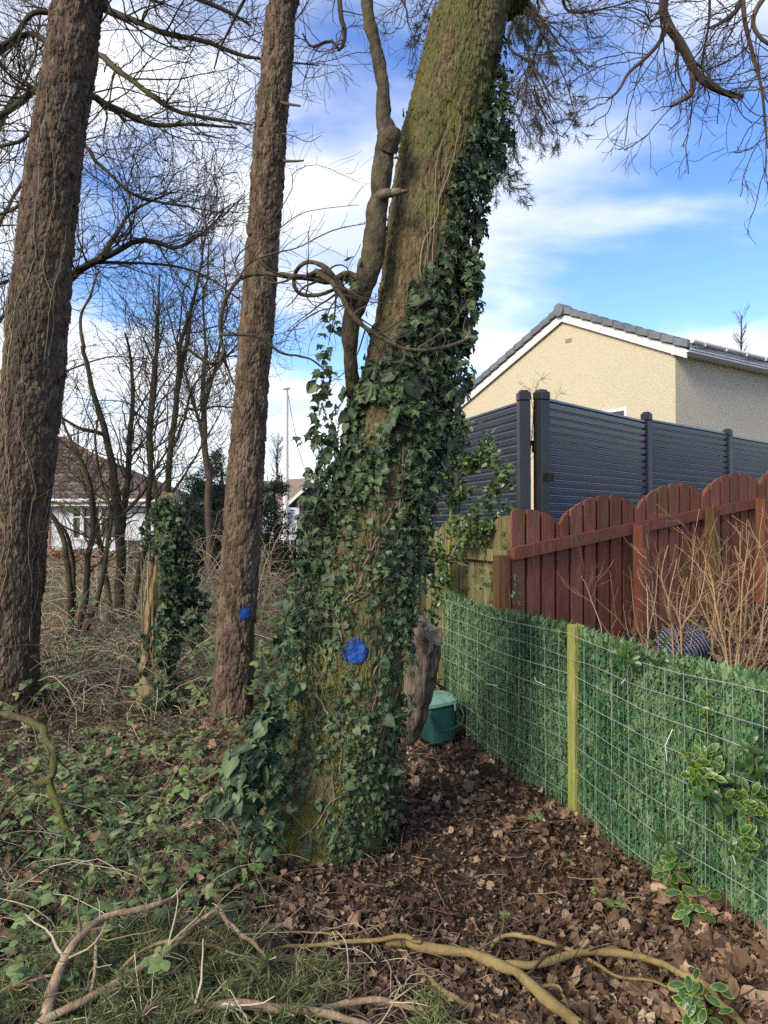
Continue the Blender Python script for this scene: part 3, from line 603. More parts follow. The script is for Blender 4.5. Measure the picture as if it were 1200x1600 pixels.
# ------------------------------------------------------------------ ivy on the leaning tree
iv = thing('ivy_plant', 'glossy green ivy climbing the whole thick leaning trunk', 'ivy', gnd(-.4, 3.2))
def ivy_density(py, xr):
    n = vnoise(np.stack([xr*2.6, py/95., 0*py], -1), 31)+.5*vnoise(np.stack([xr*6, py/40., 0*py], -1), 33)
    d = np.zeros_like(py)
    top = np.interp(py, [60, 150, 260, 420, 470, 560, 640], [.93, .80, .50, .30, -.15, -.5, -1.2])
    d = np.where(py < 640, sst(xr-top+.12*n, -.06, .16)*np.interp(py, [40, 130, 200, 640], [.1, .5, 1, 1]), 0)
    mid = np.interp(py, [640, 740, 860, 1000, 1150, 1380], [.82, .60, .56, .58, .72, .80])
    e = sst(n+np.abs(xr)*.35, .35-mid, 1.0-mid)
    e = np.maximum(e, sst(xr, .35, .75)*np.interp(py, [600, 900, 980, 1400], [1, .9, .25, .1]))
    e = np.maximum(e, sst(-xr, .45, .8)*np.interp(py, [600, 1000, 1200, 1330, 1400], [.8, .9, 1, .5, .3]))
    d = np.where(py >= 640, e, d)
    d = d*(1-1.0*np.exp(-((py-1009)/30)**4-((xr-.15)/.30)**4))
    return d
n = 26000
py = rng.uniform(60, 1375, n); xr = np.sin(rng.uniform(-1.65, 1.65, n)); keep = rng.random(n) < ivy_density(py, xr)*np.interp(py, [0, 640, 1000, 1375], [.58, .36, .46, .58]); py, xr = py[keep], xr[keep]
side = rng.random(len(py)) < .12
z = LT.zpx(py); a = LT.ax(xr); a = np.where(side, rng.uniform(0, math.pi, len(a)), a)
thick = np.interp(py, [60, 200, 600, 900, 1380], [.03, .05, .06, .045, .03])
off = rng.uniform(.008, 1, len(py))**1.6*thick*(1+.8*sst(np.abs(xr), .7, 1))
p, nn = LT.at(z, a, off)
sz = (.016+.040*rng.beta(1.3, 1.7, len(py)))*np.interp(py, [60, 300, 600, 850, 1000, 1380], [.75, .9, 1.15, 1.05, .72, .68]); big = rng.random(len(py)) < .09; sz = np.where(big, sz*1.8, sz)
nn = nn+np.array([-.12, -.25, .25])
lf = scatter(IVY, p, nn, sz, up=(0.05, 0, -1), spin=.8, jit=.42, tint=np.clip(rng.beta(1.7, 2.4, len(p))+np.interp(py, [500, 1000], [-.05, .16]), 0, 1))  # shade on the upper leaves is put into their tint, lower leaves paler
n = 1500; py = rng.uniform(680, 1370, n); xr = rng.uniform(-.85, .85, n); k_ = (rng.random(n) < .55+.45*vnoise(np.stack([xr*5, py/50., 0*py], -1), 37)) & ~((np.abs(py-1008) < 34) & (np.abs(xr-.15) < .34)); py, xr = py[k_], xr[k_]
p, nn = LT.at(LT.zpx(py), LT.ax(xr), rng.uniform(.006, .025, len(py)))
lf += scatter(IVY, p, nn+np.array([-.1, -.2, .25]), rng.uniform(.016, .040, len(py)), up=(0, 0, -1), spin=.8, jit=.35, tint=rng.beta(2, 1.8, len(py)))
# hanging bunches beside the trunk
def bunch(px, py, Y, rx, ry, n, s=(.03, .055), rz=.12):
    q = rng.normal(0, 1, (n, 3)); q = q/np.maximum(1, np.linalg.norm(q, axis=1)/1.5)[:, None]
    c = P(px, py, Y); return c+q*np.array([rx/F*Y, rz, ry/F*Y]), rng.uniform(*s, n)
B = [(782, 200, 3.75, 14, 30, 120), (770, 240, 3.75, 12, 26, 90), (775, 150, 3.78, 8, 30, 60), (752, 300, 3.7, 8, 45, 90), (742, 390, 3.65, 10, 40, 90), (735, 450, 3.6, 10, 40, 110), (722, 540, 3.6, 12, 45, 120), (700, 620, 3.55, 14, 30, 110), (500, 620, 3.5, 12, 25, 40), (508, 690, 3.5, 12, 22, 50),
     (506, 560, 3.5, 10, 25, 36), (520, 500, 3.5, 9, 12, 18), (490, 770, 3.5, 12, 30, 60), (476, 860, 3.45, 12, 40, 70), (466, 940, 3.4, 14, 40, 80), (450, 1000, 3.4, 14, 35, 70), (478, 680, 3.3, 10, 12, 8), (668, 700, 3.5, 12, 30, 60), (660, 760, 3.5, 10, 30, 60), (556, 440, 3.5, 8, 30, 24), (600, 380, 3.6, 6, 20, 8), (625, 250, 3.7, 5, 30, 26)]
for b in B:
    p, s_ = bunch(*b[:5], int(b[5]*.62)); lf += scatter(IVY, p, np.array([0, -.8, .35]), s_, up=(0, 0, -1), spin=.9, jit=.55, tint=rng.beta(2, 2.4, len(p)))
for b in [(445, 1080, 3.25, 20, 30, 34, (.035, .07)), (418, 1140, 3.2, 18, 26, 60, (.04, .08)), (385, 1195, 3.1, 20, 26, 50, (.045, .095)), (362, 1245, 3.05, 22, 18, 34, (.045, .085)), (425, 1230, 3.15, 20, 34, 40, (.03, .065)), (405, 1300, 3.05, 22, 20, 40, (.03, .06))]:
    p, s_ = bunch(*b[:5], b[5], b[6], .045); lf += scatter(IVY, p, np.array([-.15, -.7, .55]), s_, up=(-.2, 0, -1), spin=.7, jit=.45, tint=rng.beta(2, 2.2, len(p)))
c, r = climbers(LT, 30, 1370, 950, -1, 1, (.0014, .0048), 2.4, .010, 40, (.3, 1.3))
cB, rB = climbers(LT, 24, 900, 420, .0, 1, (.002, .004), 1., .014, 34, (.3, 1.1))
c1, r1 = grow(c, r, 90, 8, (.1, .3), (35, 70), .28, (0, 0, .02), rr=.7)
mk('stems', [tubes(c, r, 6), tubes(cB, rB, 6), tubes(c1, r1, 4)], M['ivy_stem'], iv, True)
mk('leaves', lf, M['ivy_old'], iv)
# moss cushions low on the trunk
n = 9000; py = rng.uniform(840, 1385, n); xr = np.sin(rng.uniform(-1.5, 1.5, n))
nm = vnoise(np.stack([xr*2.2, py/70., 0*py], -1), 61); k_ = rng.random(n) < sst(nm+np.interp(py, [840, 1300, 1385], [-.1, .25, .5]), .1, .5); py, xr = py[k_], xr[k_]
p, nn = LT.at(LT.zpx(py), LT.ax(xr), rng.uniform(0, .012, len(py)))
M['moss'] = mat('moss', [(.045, .048, .012), (.10, .105, .022), (.18, .17, .04)], 14, rough=.95, bump=0, tintw=.9)
mk('moss', scatter(CHIP, p, nn, rng.uniform(.006, .016, len(p)), jit=.9), M['moss'], lt)
print('trunks done')

# ------------------------------------------------------------------ bare trees behind
def bare_tree(label, trunk, limbs, dens, mat_, fine, group='bare trees of the copse', name='bare_tree', Lsub=(.5, 1.6), trop=(0, 0, .03), rt=.0022, rr1=.42, thick=1):
    base = trunk[0][0]; b = P(*base); g = gnd(b[0], b[1])
    t = thing(name, label, 'tree', g, group)
    base_x = b[0]
    def rooted(pts):
        q = P(*pts[0]); 
        gx = base_x+(q[0]-base_x)*.3
        return np.vstack([[gnd(gx, q[1], -.1)], PP(pts)]) if pts[0][1] >= 840 and q[2] > G(q[0], q[1]) else PP(pts)
    trunk = (rooted(trunk[0]), [trunk[1][0]*1.1]+list(trunk[1])) if len(rooted(trunk[0])) > len(trunk[0]) else trunk
    limbs = [(rooted(l), [r[0]*1.1]+list(r)) if len(rooted(l)) > len(l) else (l, r) for l, r in limbs]
    cs, rs = mains([trunk], 24); rs = rs*thick
    mk('trunk', [tubes(cs, rs, 12)], mat_, t, True)
    ls, lrs = mains(limbs, 18); lrs = lrs*thick
    c1, r1 = grow(np.concatenate([ls]), lrs, dens, 10, Lsub, (25, 60), .2, trop, .12, 1, rr1, .3, rt*1.5)
    c2, r2 = grow(c1, r1, int(dens*fine), 7, (Lsub[0]*.5, Lsub[1]*.55), (25, 60), .22, trop, .1, 1, .6, .35, rt)
    c3, r3 = grow(c2, r2, int(dens*fine*fine*.75), 5, (Lsub[0]*.22, Lsub[1]*.25), (25, 60), .24, trop, .15, 1, .7, .5, rt*.72)
    mk('crown', [tubes(ls, lrs, 7), tubes(c1, r1, 5), tubes(c2, r2, 3), tubes(c3, r3, 3)], mat_, t, True)
    return t
YA = 7.6
bare_tree('bare tree behind the broad dark trunk, its long limbs filling the upper left sky',
    ([(22, 1080, YA), (40, 850, YA), (62, 600, YA), (85, 350, YA), (112, 120, YA), (135, -80, YA)], [.12, .11, .10, .09, .08, .05]),
    [([(120, 60, YA), (150, 15, 7.5), (190, 26, 7.3), (260, 52, 7.0), (320, 65, 6.9), (370, 85, 6.9), (420, 93, 6.9), (500, 102, 7)], [.05, .035, .03, .026, .022, .018, .012, .007]),
     ([(105, 150, YA), (150, 85, 7.4), (185, 110, 7.2), (230, 145, 7.1), (275, 172, 7.0), (330, 185, 7), (395, 195, 7)], [.045, .03, .028, .024, .02, .015, .009]),
     ([(100, 200, YA), (138, 152, 7.9), (165, 165, 8), (210, 182, 8.1), (245, 196, 8.1), (300, 194, 8.1), (370, 200, 8)], [.05, .036, .034, .03, .025, .018, .01]),
     ([(90, 290, YA), (122, 228, 7.4), (160, 262, 7.2), (205, 300, 7), (260, 318, 7), (330, 330, 7)], [.035, .022, .018, .014, .01, .006]),
     ([(75, 470, YA), (110, 436, 7.3), (140, 412, 7.1), (175, 397, 7), (215, 376, 6.9), (250, 381, 6.9), (275, 388, 6.9), (320, 362, 6.9), (350, 330, 7)], [.05, .035, .032, .028, .025, .022, .018, .013, .008]),
     ([(80, 460, YA), (118, 428, 7.7), (160, 400, 7.8), (185, 360, 7.9), (205, 330, 8), (270, 300, 8)], [.045, .03, .028, .022, .015, .008]),
     ([(70, 500, YA), (105, 440, 7.2), (130, 415, 7.1), (200, 410, 7.1), (300, 420, 7.1), (380, 470, 7.1)], [.03, .02, .016, .014, .01, .006]),
     ([(85, 330, YA), (60, 210, 7.2), (30, 222, 7), (-30, 235, 7)], [.03, .02, .018, .012]),
     ([(100, 180, YA), (60, 140, 7.9), (30, 160, 8), (0, 182, 8), (-60, 215, 8)], [.05, .042, .038, .034, .03]),
     ([(105, 120, YA), (65, 60, 8), (35, 55, 8.1), (10, 75, 8.1), (-40, 110, 8.2)], [.04, .03, .028, .025, .02]),
     ([(120, 60, YA), (90, 25, 8), (50, 22, 8), (15, 62, 8), (-20, 90, 8)], [.04, .03, .028, .025, .02]),
     ([(60, 600, YA), (40, 430, 7.4), (10, 440, 7.2), (-50, 460, 7)], [.03, .02, .015, .01]),
     ([(70, 500, YA), (45, 330, 7.8), (15, 330, 7.9), (-40, 350, 8)], [.03, .02, .017, .012]),
     ([(125, 0, YA), (180, -30, 7.4), (260, -20, 7), (340, 10, 6.9), (390, 40, 6.9)], [.05, .04, .03, .02, .01])],
    360, M['bark_back'], 3.5, Lsub=(.4, 1.5), rt=.0026, rr1=.36)
YB = 9.5
bare_tree('bare many-stemmed mossy tree in front of the bungalow roof, left of the ivy-clad stump',
    ([(188, 905, YB), (187, 850, YB), (184, 790, YB), (175, 730, YB), (160, 660, YB), (140, 590, YB), (130, 540, YB)], [.085, .085, .08, .065, .055, .042, .035]),
    [([(188, 850, YB), (197, 780, YB+.2), (200, 720, YB+.3), (206, 650, YB+.3), (208, 590, YB+.2), (195, 520, YB)], [.07, .06, .055, .045, .035, .015]),
     ([(130, 545, YB), (125, 500, YB), (140, 460, YB), (155, 420, YB)], [.035, .028, .02, .01]),
     ([(165, 680, YB), (130, 670, YB-.2), (105, 660, YB-.2), (80, 650, YB-.2)], [.04, .035, .025, .015]),
     ([(195, 800, YB), (225, 770, YB-.2), (240, 735, YB-.3), (262, 700, YB-.3), (290, 640, YB-.3)], [.035, .03, .025, .018, .01]),
     ([(160, 870, YB), (148, 800, YB-.3), (135, 740, YB-.4), (112, 690, YB-.4), (92, 640, YB-.3)], [.05, .045, .035, .025, .012]),
     ([(230, 840, YB), (233, 760, YB-.3), (238, 650, YB-.3), (243, 560, YB-.2), (246, 500, YB), (250, 430, YB)], [.05, .045, .04, .03, .02, .01])],
    150, M['bark_back'], 3.2, Lsub=(.5, 1.7), rt=.0026, thick=.7)
YC = 10.5
bare_tree('bare leafless tree with two upright stems immediately left of the slim scaly trunk',
    ([(258, 900, YC), (262, 800, YC), (268, 700, YC), (278, 610, YC), (288, 550, YC), (300, 500, YC)], [.065, .062, .058, .055, .048, .04]),
    [([(258, 860, YC), (245, 780, YC+.2), (232, 700, YC+.3), (236, 620, YC+.3), (246, 540, YC+.2), (248, 470, YC)], [.06, .05, .045, .04, .03, .015]),
     ([(280, 600, YC), (282, 540, YC-.1), (300, 480, YC-.2), (310, 430, YC-.3), (325, 350, YC)], [.05, .045, .035, .025, .012]),
     ([(288, 640, YC), (310, 640, YC-.2), (340, 635, YC-.3), (380, 640, YC-.3)], [.03, .025, .018, .01]),
     ([(270, 700, YC), (290, 650, YC), (305, 600, YC), (350, 560, YC), (380, 540, YC)], [.03, .025, .02, .015, .008]),
     ([(262, 780, YC), (290, 740, YC), (320, 690, YC), (345, 640, YC)], [.03, .022, .016, .01])],
    150, M['bark_back'], 3.2, Lsub=(.5, 1.6), rt=.0026, thick=.7)
YD = 8.6
bare_tree('low mossy tree with crooked stems in front of the bungalow window',
    ([(110, 915, YD), (102, 860, YD), (85, 815, YD), (66, 790, YD), (50, 760, YD)], [.05, .045, .04, .032, .02]),
    [([(115, 900, YD), (108, 850, YD-.2), (98, 825, YD-.3), (90, 820, YD-.3)], [.035, .03, .02, .012]),
     ([(135, 905, YD), (140, 860, YD), (148, 800, YD), (135, 740, YD), (115, 710, YD), (95, 690, YD)], [.05, .045, .04, .03, .022, .012]),
     ([(130, 800, YD), (110, 795, YD), (85, 785, YD), (70, 785, YD)], [.03, .025, .02, .014]),
     ([(160, 905, YD), (165, 850, YD), (175, 800, YD), (160, 760, YD), (150, 700, YD), (155, 640, YD)], [.04, .035, .03, .025, .02, .01]),
     ([(105, 700, YD), (82, 680, YD), (60, 672, YD), (48, 650, YD)], [.02, .016, .012, .008])],
    55, M['bark_back'], 2.4, Lsub=(.3, 1.0), rt=.002, thick=.7)
YE = 13.
bare_tree('thin-twigged distant bare tree half hidden behind the slim scaly trunk',
    ([(330, 880, YE), (325, 760, YE), (318, 640, YE), (322, 540, YE)], [.10, .09, .07, .04]),
    [([(322, 700, YE), (300, 620, YE), (280, 560, YE), (260, 480, YE)], [.05, .04, .03, .015]), ([(320, 640, YE), (340, 560, YE), (350, 480, YE), (352, 400, YE)], [.05, .04, .03, .012]), ([(322, 560, YE), (318, 480, YE), (325, 400, YE), (320, 330, YE)], [.04, .03, .02, .01]), ([(322, 600, YE), (370, 540, YE), (420, 500, YE)], [.04, .025, .01])],
    130, M['bark_twig'], 3, Lsub=(.6, 1.8), rt=.003, thick=.65)
YG = 12.
bare_tree('thin bare tree at far left, half hidden by the broad dark trunk at the edge',
    ([(-60, 940, YG), (-55, 760, YG), (-45, 560, YG), (-30, 380, YG), (-20, 250, YG)], [.12, .11, .09, .07, .04]),
    [([(-50, 600, YG), (0, 500, YG), (60, 440, YG), (130, 400, YG)], [.06, .045, .03, .012]), ([(-35, 420, YG), (10, 330, YG), (60, 250, YG), (160, 210, YG)], [.06, .045, .03, .012]), ([(-55, 700, YG), (0, 640, YG), (60, 600, YG), (160, 560, YG), (230, 560, YG)], [.05, .04, .03, .02, .01]), ([(-30, 350, YG), (0, 200, YG), (50, 100, YG), (70, 0, YG)], [.06, .045, .03, .012])],
    140, M['bark_twig'], 3, Lsub=(.6, 1.8), rt=.003, thick=.65)
# overhanging tree, top right: its trunk stands to the right of the frame
YH = 4.2
bare_tree('dark bare tree whose crooked boughs hang into the top right corner of the sky',
    ([(1900, 1100, YH), (1880, 700, YH), (1820, 300, YH), (1760, 0, YH), (1700, -300, YH), (1600, -500, YH)], [.22, .2, .18, .16, .13, .10]),
    [([(1650, -400, YH), (1400, -260, YH), (1200, -140, YH), (1080, -80, YH), (1036, -10, YH), (1043, 38, YH), (1064, 68, YH), (1079, 98, YH), (1090, 119, YH), (1115, 136, YH), (1138, 146, YH), (1161, 151, YH)], [.06, .045, .035, .03, .027, .026, .025, .026, .022, .019, .017, .014]),
     ([(1078, 98, YH), (1081, 112, YH), (1082, 132, YH), (1080, 146, YH), (1066, 156, YH), (1048, 166, YH)], [.019, .018, .016, .016, .013, .009]),
     ([(1045, 38, YH), (1030, 66, YH), (1006, 92, YH), (980, 115, YH), (965, 142, YH), (946, 158, YH)], [.014, .012, .011, .009, .007, .004]),
     ([(1300, -200, YH), (1180, -40, YH), (1152, 14, YH), (1130, 34, YH), (1108, 44, YH)], [.03, .02, .014, .011, .006]),
     ([(1160, -10, YH), (1165, 40, YH), (1178, 90, YH), (1190, 140, YH), (1196, 200, YH), (1199, 232, YH)], [.014, .012, .010, .008, .006, .004]),
     ([(1110, -20, YH), (1108, 40, YH), (1100, 80, YH), (1095, 105, YH)], [.008, .007, .006, .004]),
     ([(1400, -260, YH), (1240, -60, YH), (1180, 20, YH), (1190, 60, YH), (1230, 80, YH)], [.03, .02, .013, .011, .01])],
    75, M['bark_twig'], 3.2, Lsub=(.25, .8), trop=(-.015, 0, -.035), group='bare trees overhanging from the right', rt=.0019, rr1=.28)
YI = 5.2
bare_tree('thin bare boughs drooping to the right of the leaning trunk top, mixed with pine sprays',
    ([(600, 1120, 6.6), (606, 800, 6.6), (640, 600, 6.6), (676, 330, 6.6), (705, 80, 6.6), (730, -60, 6.6)], [.06, .055, .05, .045, .04, .03]),
    [([(728, -40, 6.5), (790, -30, YI), (822, 0, YI), (842, 26, YI), (860, 52, YI), (876, 73, YI)], [.03, .02, .014, .012, .010, .006]),
     ([(728, -40, 6.5), (800, 0, YI), (795, 70, YI), (825, 95, YI), (845, 120, YI), (862, 150, YI)], [.02, .012, .010, .009, .007, .004]),
     ([(728, -60, 6.5), (860, -40, YI), (880, 10, YI), (900, 20, YI), (950, 12, YI), (990, 0, YI)], [.02, .014, .010, .008, .006, .003]),
     ([(728, -20, 6.5), (840, 30, YI), (835, 80, YI), (822, 120, YI), (820, 160, YI)], [.016, .009, .008, .006, .004]),
     ([(728, -60, 6.5), (560, -60, 6), (530, 10, 5.8), (536, 50, 5.8), (530, 78, 5.8), (515, 64, 5.8), (485, 74, 5.8), (470, 52, 5.8)], [.03, .022, .02, .018, .015, .012, .009, .006]),
     ([(728, -60, 6.5), (640, -20, 6), (640, 30, 5.8), (655, 70, 5.8)], [.01, .006, .005, .002])],
    90, M['bark_twig'], 3, Lsub=(.25, .85), trop=(.01, 0, -.03), group='bare trees overhanging from the right', rt=.002, rr1=.35)
# pine sprays beside the leaning trunk
pt = thing('pine_tree', 'pine with hanging needle sprays showing right of the leaning trunk near the top', 'tree', gnd(*P(592, 1080, 7.5)[:2]))
ptc, ptr = mains([([(592, 1100, 7.5), (598, 800, 7.5), (640, 560, 7.5), (690, 280, 7.5), (722, 0, 7.5), (735, -160, 7.5)], [.07, .065, .055, .05, .045, .03])], 20)
mk('trunk', [tubes(ptc, ptr, 10)], M['bark_larch'], pt, True)
pl_, prr = mains([([(722, -20, 7.4), (790, 0, 7), (820, 70, 6.8), (850, 150, 6.7), (870, 190, 6.7)], [.02, .014, .010, .007, .004]),
                  ([(715, 50, 7.4), (770, 100, 7), (800, 170, 6.8), (830, 215, 6.7)], [.018, .012, .008, .004]),
                  ([(730, -80, 7.4), (810, -40, 7), (840, 40, 6.9), (880, 120, 6.9), (898, 175, 6.8)], [.02, .014, .010, .007, .004]),
                  ([(700, 180, 7.4), (750, 220, 7), (775, 255, 6.9), (765, 280, 6.9)], [.012, .008, .006, .003]),
                  ([(722, -40, 7.4), (690, -20, 7.2), (665, 20, 7.1), (655, 60, 7.1)], [.012, .008, .006, .003]),
                  ([(730, -80, 7.4), (790, -60, 7), (830, -20, 6.9), (860, 20, 6.8)], [.02, .014, .010, .005])], 14)
p1, q1 = grow(pl_, prr, 70, 7, (.2, .7), (20, 55), .12, (0, 0, -.04), .25, 1, .5, .3, .002)
p2, q2 = grow(p1, q1, 330, 5, (.1, .3), (20, 50), .14, (0, 0, -.02), .2, 1, .6, .5, .0016)
mk('branches', [tubes(pl_, prr, 6), tubes(p1, q1, 4), tubes(p2, q2, 3)], M['bark_twig'], pt, True)
e = np.repeat(p2[:, -1], 26, 0); dd = np.repeat(nrm(p2[:, -1]-p2[:, -2]), 26, 0)+rng.normal(0, .55, (len(e), 3))
mk('needles', scatter(NEEDLE, e-np.repeat(nrm(p2[:, -1]-p2[:, -2]), 26, 0)*rng.uniform(0, .09, len(e))[:, None], rng.normal(0, 1, (len(e), 3)), rng.uniform(.05, .09, len(e)), up=dd, jit=0), M['needle_far'], pt)
print('trees done')

# ------------------------------------------------------------------ house on the right
def rot2(v, a): return np.array((v[0]*math.cos(a)-v[1]*math.sin(a), v[0]*math.sin(a)+v[1]*math.cos(a)))
YCc = 18.0
K0 = P(1055, 545, YCc); k0 = K0[:2]
dl = nrm(np.array((-.72, 1.0))); dr = nrm(np.array((1.0, .72)))     # along the gable, along the eaves wall
half = .188*YCc; ridge = 7.17; eave = ridge-.444*half
ho = thing('cream_house', 'cream pebbledashed house with grey roof verge and white bargeboards above the dark slatted fence', 'house', (*k0, .6))
def h3(u, v, z): q = k0+dl*u+dr*v; return np.array((q[0], q[1], z))
wide = half*2+2.0; slope = (ridge-eave)/half
def gz(u): return ridge-slope*abs(u-half)
# gable wall with subdivisions for the wall
gp = [h3(0, 0, -.5), h3(wide, 0, -.5), h3(wide, 0, gz(wide)), h3(half, 0, gz(half)), h3(0, 0, eave)]
mk('gable_wall', prism(gp, h3(0, .3, 0)-h3(0, 0, 0)), M['render_cream'], ho)
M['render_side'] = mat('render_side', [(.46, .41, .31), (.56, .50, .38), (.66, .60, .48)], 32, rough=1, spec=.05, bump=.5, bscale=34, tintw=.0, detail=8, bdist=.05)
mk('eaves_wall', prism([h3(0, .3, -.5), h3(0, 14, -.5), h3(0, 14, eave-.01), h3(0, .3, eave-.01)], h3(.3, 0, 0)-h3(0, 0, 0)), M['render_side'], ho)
# quoin: thin strip closing the corner is part of the gable wall; roof slabs
ov = .38
def slab(u0, u1, v0, v1, th, lift):
    a, b = gz(u0)+lift, gz(u1)+lift
    p = [h3(u0, v0, a), h3(u1, v0, b), h3(u1, v0, b-th), h3(u0, v0, a-th)]
    return prism(p, h3(0, v1, 0)-h3(0, v0, 0))
rf = mk('roof', [slab(-.42, half-.001, -.10, 14, .10, .22), slab(half+.001, wide, -.10, 14, .10, .22)], M['roof_grey'], ho)
vt = []
def verge(ua, ub, n):
    for i in range(n):
        u0 = ua+(ub-ua)*i/n; u1 = ua+(ub-ua)*(i+1.08)/n; lf_ = .235+.012*(0 if i % 1 else 1)
        a, b = gz(u0)+.26, gz(u1)+.26-(.0 if ub > ua else 0)
        # low end stands proud of the next cap
        lo = .035
        if gz(u0) < gz(u1): a += lo
        else: b += lo
        p = [h3(u0, -.17, a), h3(u1, -.17, b), h3(u1, -.17, b-.17), h3(u0, -.17, a-.17)]
        vt.append(prism(p, h3(0, .26, 0)-h3(0, 0, 0), rng.uniform(.2, .9)))
verge(-.42, half-.05, 11); verge(wide, half+.05, 16)
mk('verge_caps', vt, M['roof_grey'], rf)
th_ = np.linspace(0, 2*math.pi, 14, endpoint=False); rc = h3(half, -.22, ridge+.16)
cap_ = [rc+(h3(1, 0, 0)-h3(0, 0, 0))*math.cos(t)*.17+np.array((0, 0, math.sin(t)*.17)) for t in th_]
mk('ridge_cap', prism(cap_, h3(0, .4, 0)-h3(0, 0, 0), .6), M['roof_grey'], rf)
bb = []
def board(ua, ub, w_, v0, d, lift=.08):
    a, b = gz(ua)+lift, gz(ub)+lift
    return prism([h3(ua, v0, a), h3(ub, v0, b), h3(ub, v0, b-w_), h3(ua, v0, a-w_)], h3(0, d, 0)-h3(0, 0, 0))
bb += [board(-.35, half, .22, -.09, .03), board(half+.002, wide, .22, -.09, .03)]
bb += [prism([h3(-.40, -.095, gz(-.4)+.06), h3(.42, -.095, gz(.42)-.02), h3(.0, -.095, eave-.16), h3(-.40, -.095, eave-.16)], h3(0, .03, 0)-h3(0, 0, 0))]
mk('bargeboard', bb, M['white_pvc'], ho)
mk('soffit', prism([h3(-.40, -.06, eave-.15), h3(-.002, -.06, eave-.15), h3(-.002, -.06, eave-.11), h3(-.40, -.06, eave-.11)], h3(0, 14, 0)-h3(0, 0, 0)), M['white_pvc'], ho)
mk('fascia', prism([h3(-.40, -.055, eave-.10), h3(-.42, -.055, eave-.10), h3(-.42, -.055, eave+.10), h3(-.40, -.055, eave+.10)], h3(0, 14, 0)-h3(0, 0, 0)), M['white_pvc'], ho)
gt = np.stack([h3(-.47, v, eave+.09) for v in np.linspace(-.05, 14, 30)])
mk('gutter', capped(gt, np.full(30, .055), 12), M['white_pvc'], ho, True)
for v_ in np.arange(.4, 13.5, .9): mk('gutter_bracket', prism([h3(-.53, v_, eave+.02), h3(-.42, v_, eave+.02), h3(-.42, v_, eave+.13), h3(-.53, v_, eave+.13)], h3(0, .03, 0)-h3(0, 0, 0)), M['white_pvc'], ho)
vb = [prism([h3(u, -.02, z0), h3(u+.24, -.02, z0), h3(u+.24, -.02, z0+.11), h3(u, -.02, z0+.11)], h3(0, .05, 0)-h3(0, 0, 0)) for u, z0 in ((3.08, eave+.78),)]
vn = mk('wall_vent', vb, M['render_cream'], ho)
mk('vent_grille', [prism([h3(3.10, -.028, eave+.795+.03*i), h3(3.30, -.028, eave+.795+.03*i), h3(3.30, -.028, eave+.807+.03*i), h3(3.10, -.028, eave+.807+.03*i)], h3(0, .01, 0)-h3(0, 0, 0)) for i in range(3)], M['roof_grey'], vn)
wz = CAMZ+(822-636)/F*YCc*1.06
wi = mk('window', [prism([h3(u0, -.03, z0), h3(u1, -.03, z0), h3(u1, -.03, z1), h3(u0, -.03, z1)], h3(0, .06, 0)-h3(0, 0, 0)) for u0, u1, z0, z1 in ((1.35, 1.42, wz-1.2, wz), (2.55, 2.62, wz-1.2, wz), (1.421, 2.549, wz-.07, wz), (1.421, 2.549, wz-1.2, wz-1.13), (1.95, 2.01, wz-1.129, wz-.071))], M['white_pvc'], ho)
mk('pane', prism([h3(1.421, -.012, wz-1.13), h3(2.549, -.012, wz-1.13), h3(2.549, -.012, wz-.07), h3(1.421, -.012, wz-.07)], h3(0, .008, 0)-h3(0, 0, 0)), M['glass'], wi)
fl_ = P(738, 604, 26)
fs = capped(np.array([fl_+(0, 0, -4.), fl_, fl_+(0, 0, .42)]), np.array([.11, .11, .10]), 12)
cw = mk('chimney_pot', fs, M['cutwood'], None, True); tag(cw, 'slender clay chimney pot showing just over the left roof slope of the cream house', 'chimney pot')

# ------------------------------------------------------------------ dark slatted fence
SP = .088
def slat_panel(a, b, z0, z1, name='slat_panel', par=None, face=-1):
    """moulded slats between ground points a and b; face: side of the camera"""
    a = np.array(a[:2]); b = np.array(b[:2]); d = b-a; L = np.linalg.norm(d); d = d/L; nn = np.array((d[1], -d[0]))
    if nn@(-a) < 0: nn = -nn
    prof = []; z = z1
    prof = [(0.0, z1+.02), (.022, z1+.02), (.022, z1-.004)]
    while z > z0:
        prof += [(.000, z-.004), (.000, z-.009), (.008, z-.012), (.024, z-.026), (.028, z-.032), (.020, z-SP+.004), (.014, z-SP+.001), (.000, z-SP)]; z -= SP
    prof = [(0.02*0-.015, z1+.02)]+prof+[(-.015, z)]
    V = []; 
    for e in (a, b):
        for o_, zz in prof: q = e+nn*o_; V.append((q[0], q[1], zz))
    m = len(prof); Fq = [[i, i+1, m+i+1, m+i] for i in range(m-1)]+[[m-1, 0, m, 2*m-1]]
    return mk(name, (np.array(V), np.array(Fq), .5), M['slat'], par)
def slat_post(q, zt, s, par, rz):
    z0 = -.1
    o = mk('fence_post', [box((q[0], q[1], (z0+zt-.10)/2), (s, s, zt-.10-z0), rz, .5, .006)], M['slat_post'], par)
    mk('post_cap', [box((q[0], q[1], zt-.05), (s+.012, s+.012, .10), rz, .6, .012), box((q[0], q[1], zt+.01), (s*.7, s*.7, .02), rz, .6, .006)], M['slat_post'], o)
    return o
df = thing('slatted_fence', 'dark blue-grey horizontal slatted fence run facing the camera, behind the red fence', 'fence', (*P(846, 800, 8.5)[:2], .6), 'dark slatted fence runs')
A = [P(846, 610, 8.5), P(1010, 645, 10.45), P(1137, 672, 12.1)]
dirn = nrm((A[2]-A[1])[:2]); A.append(np.array((*(A[2][:2]+dirn*2.3), 0))); A.append(np.array((*(A[3][:2]+dirn*2.3), 0)))
tops = [P(846, 612, 8.5)[2], P(1010, 646, 10.45)[2], P(1137, 672, 12.1)[2]]; tops += [tops[2]-.02]*2
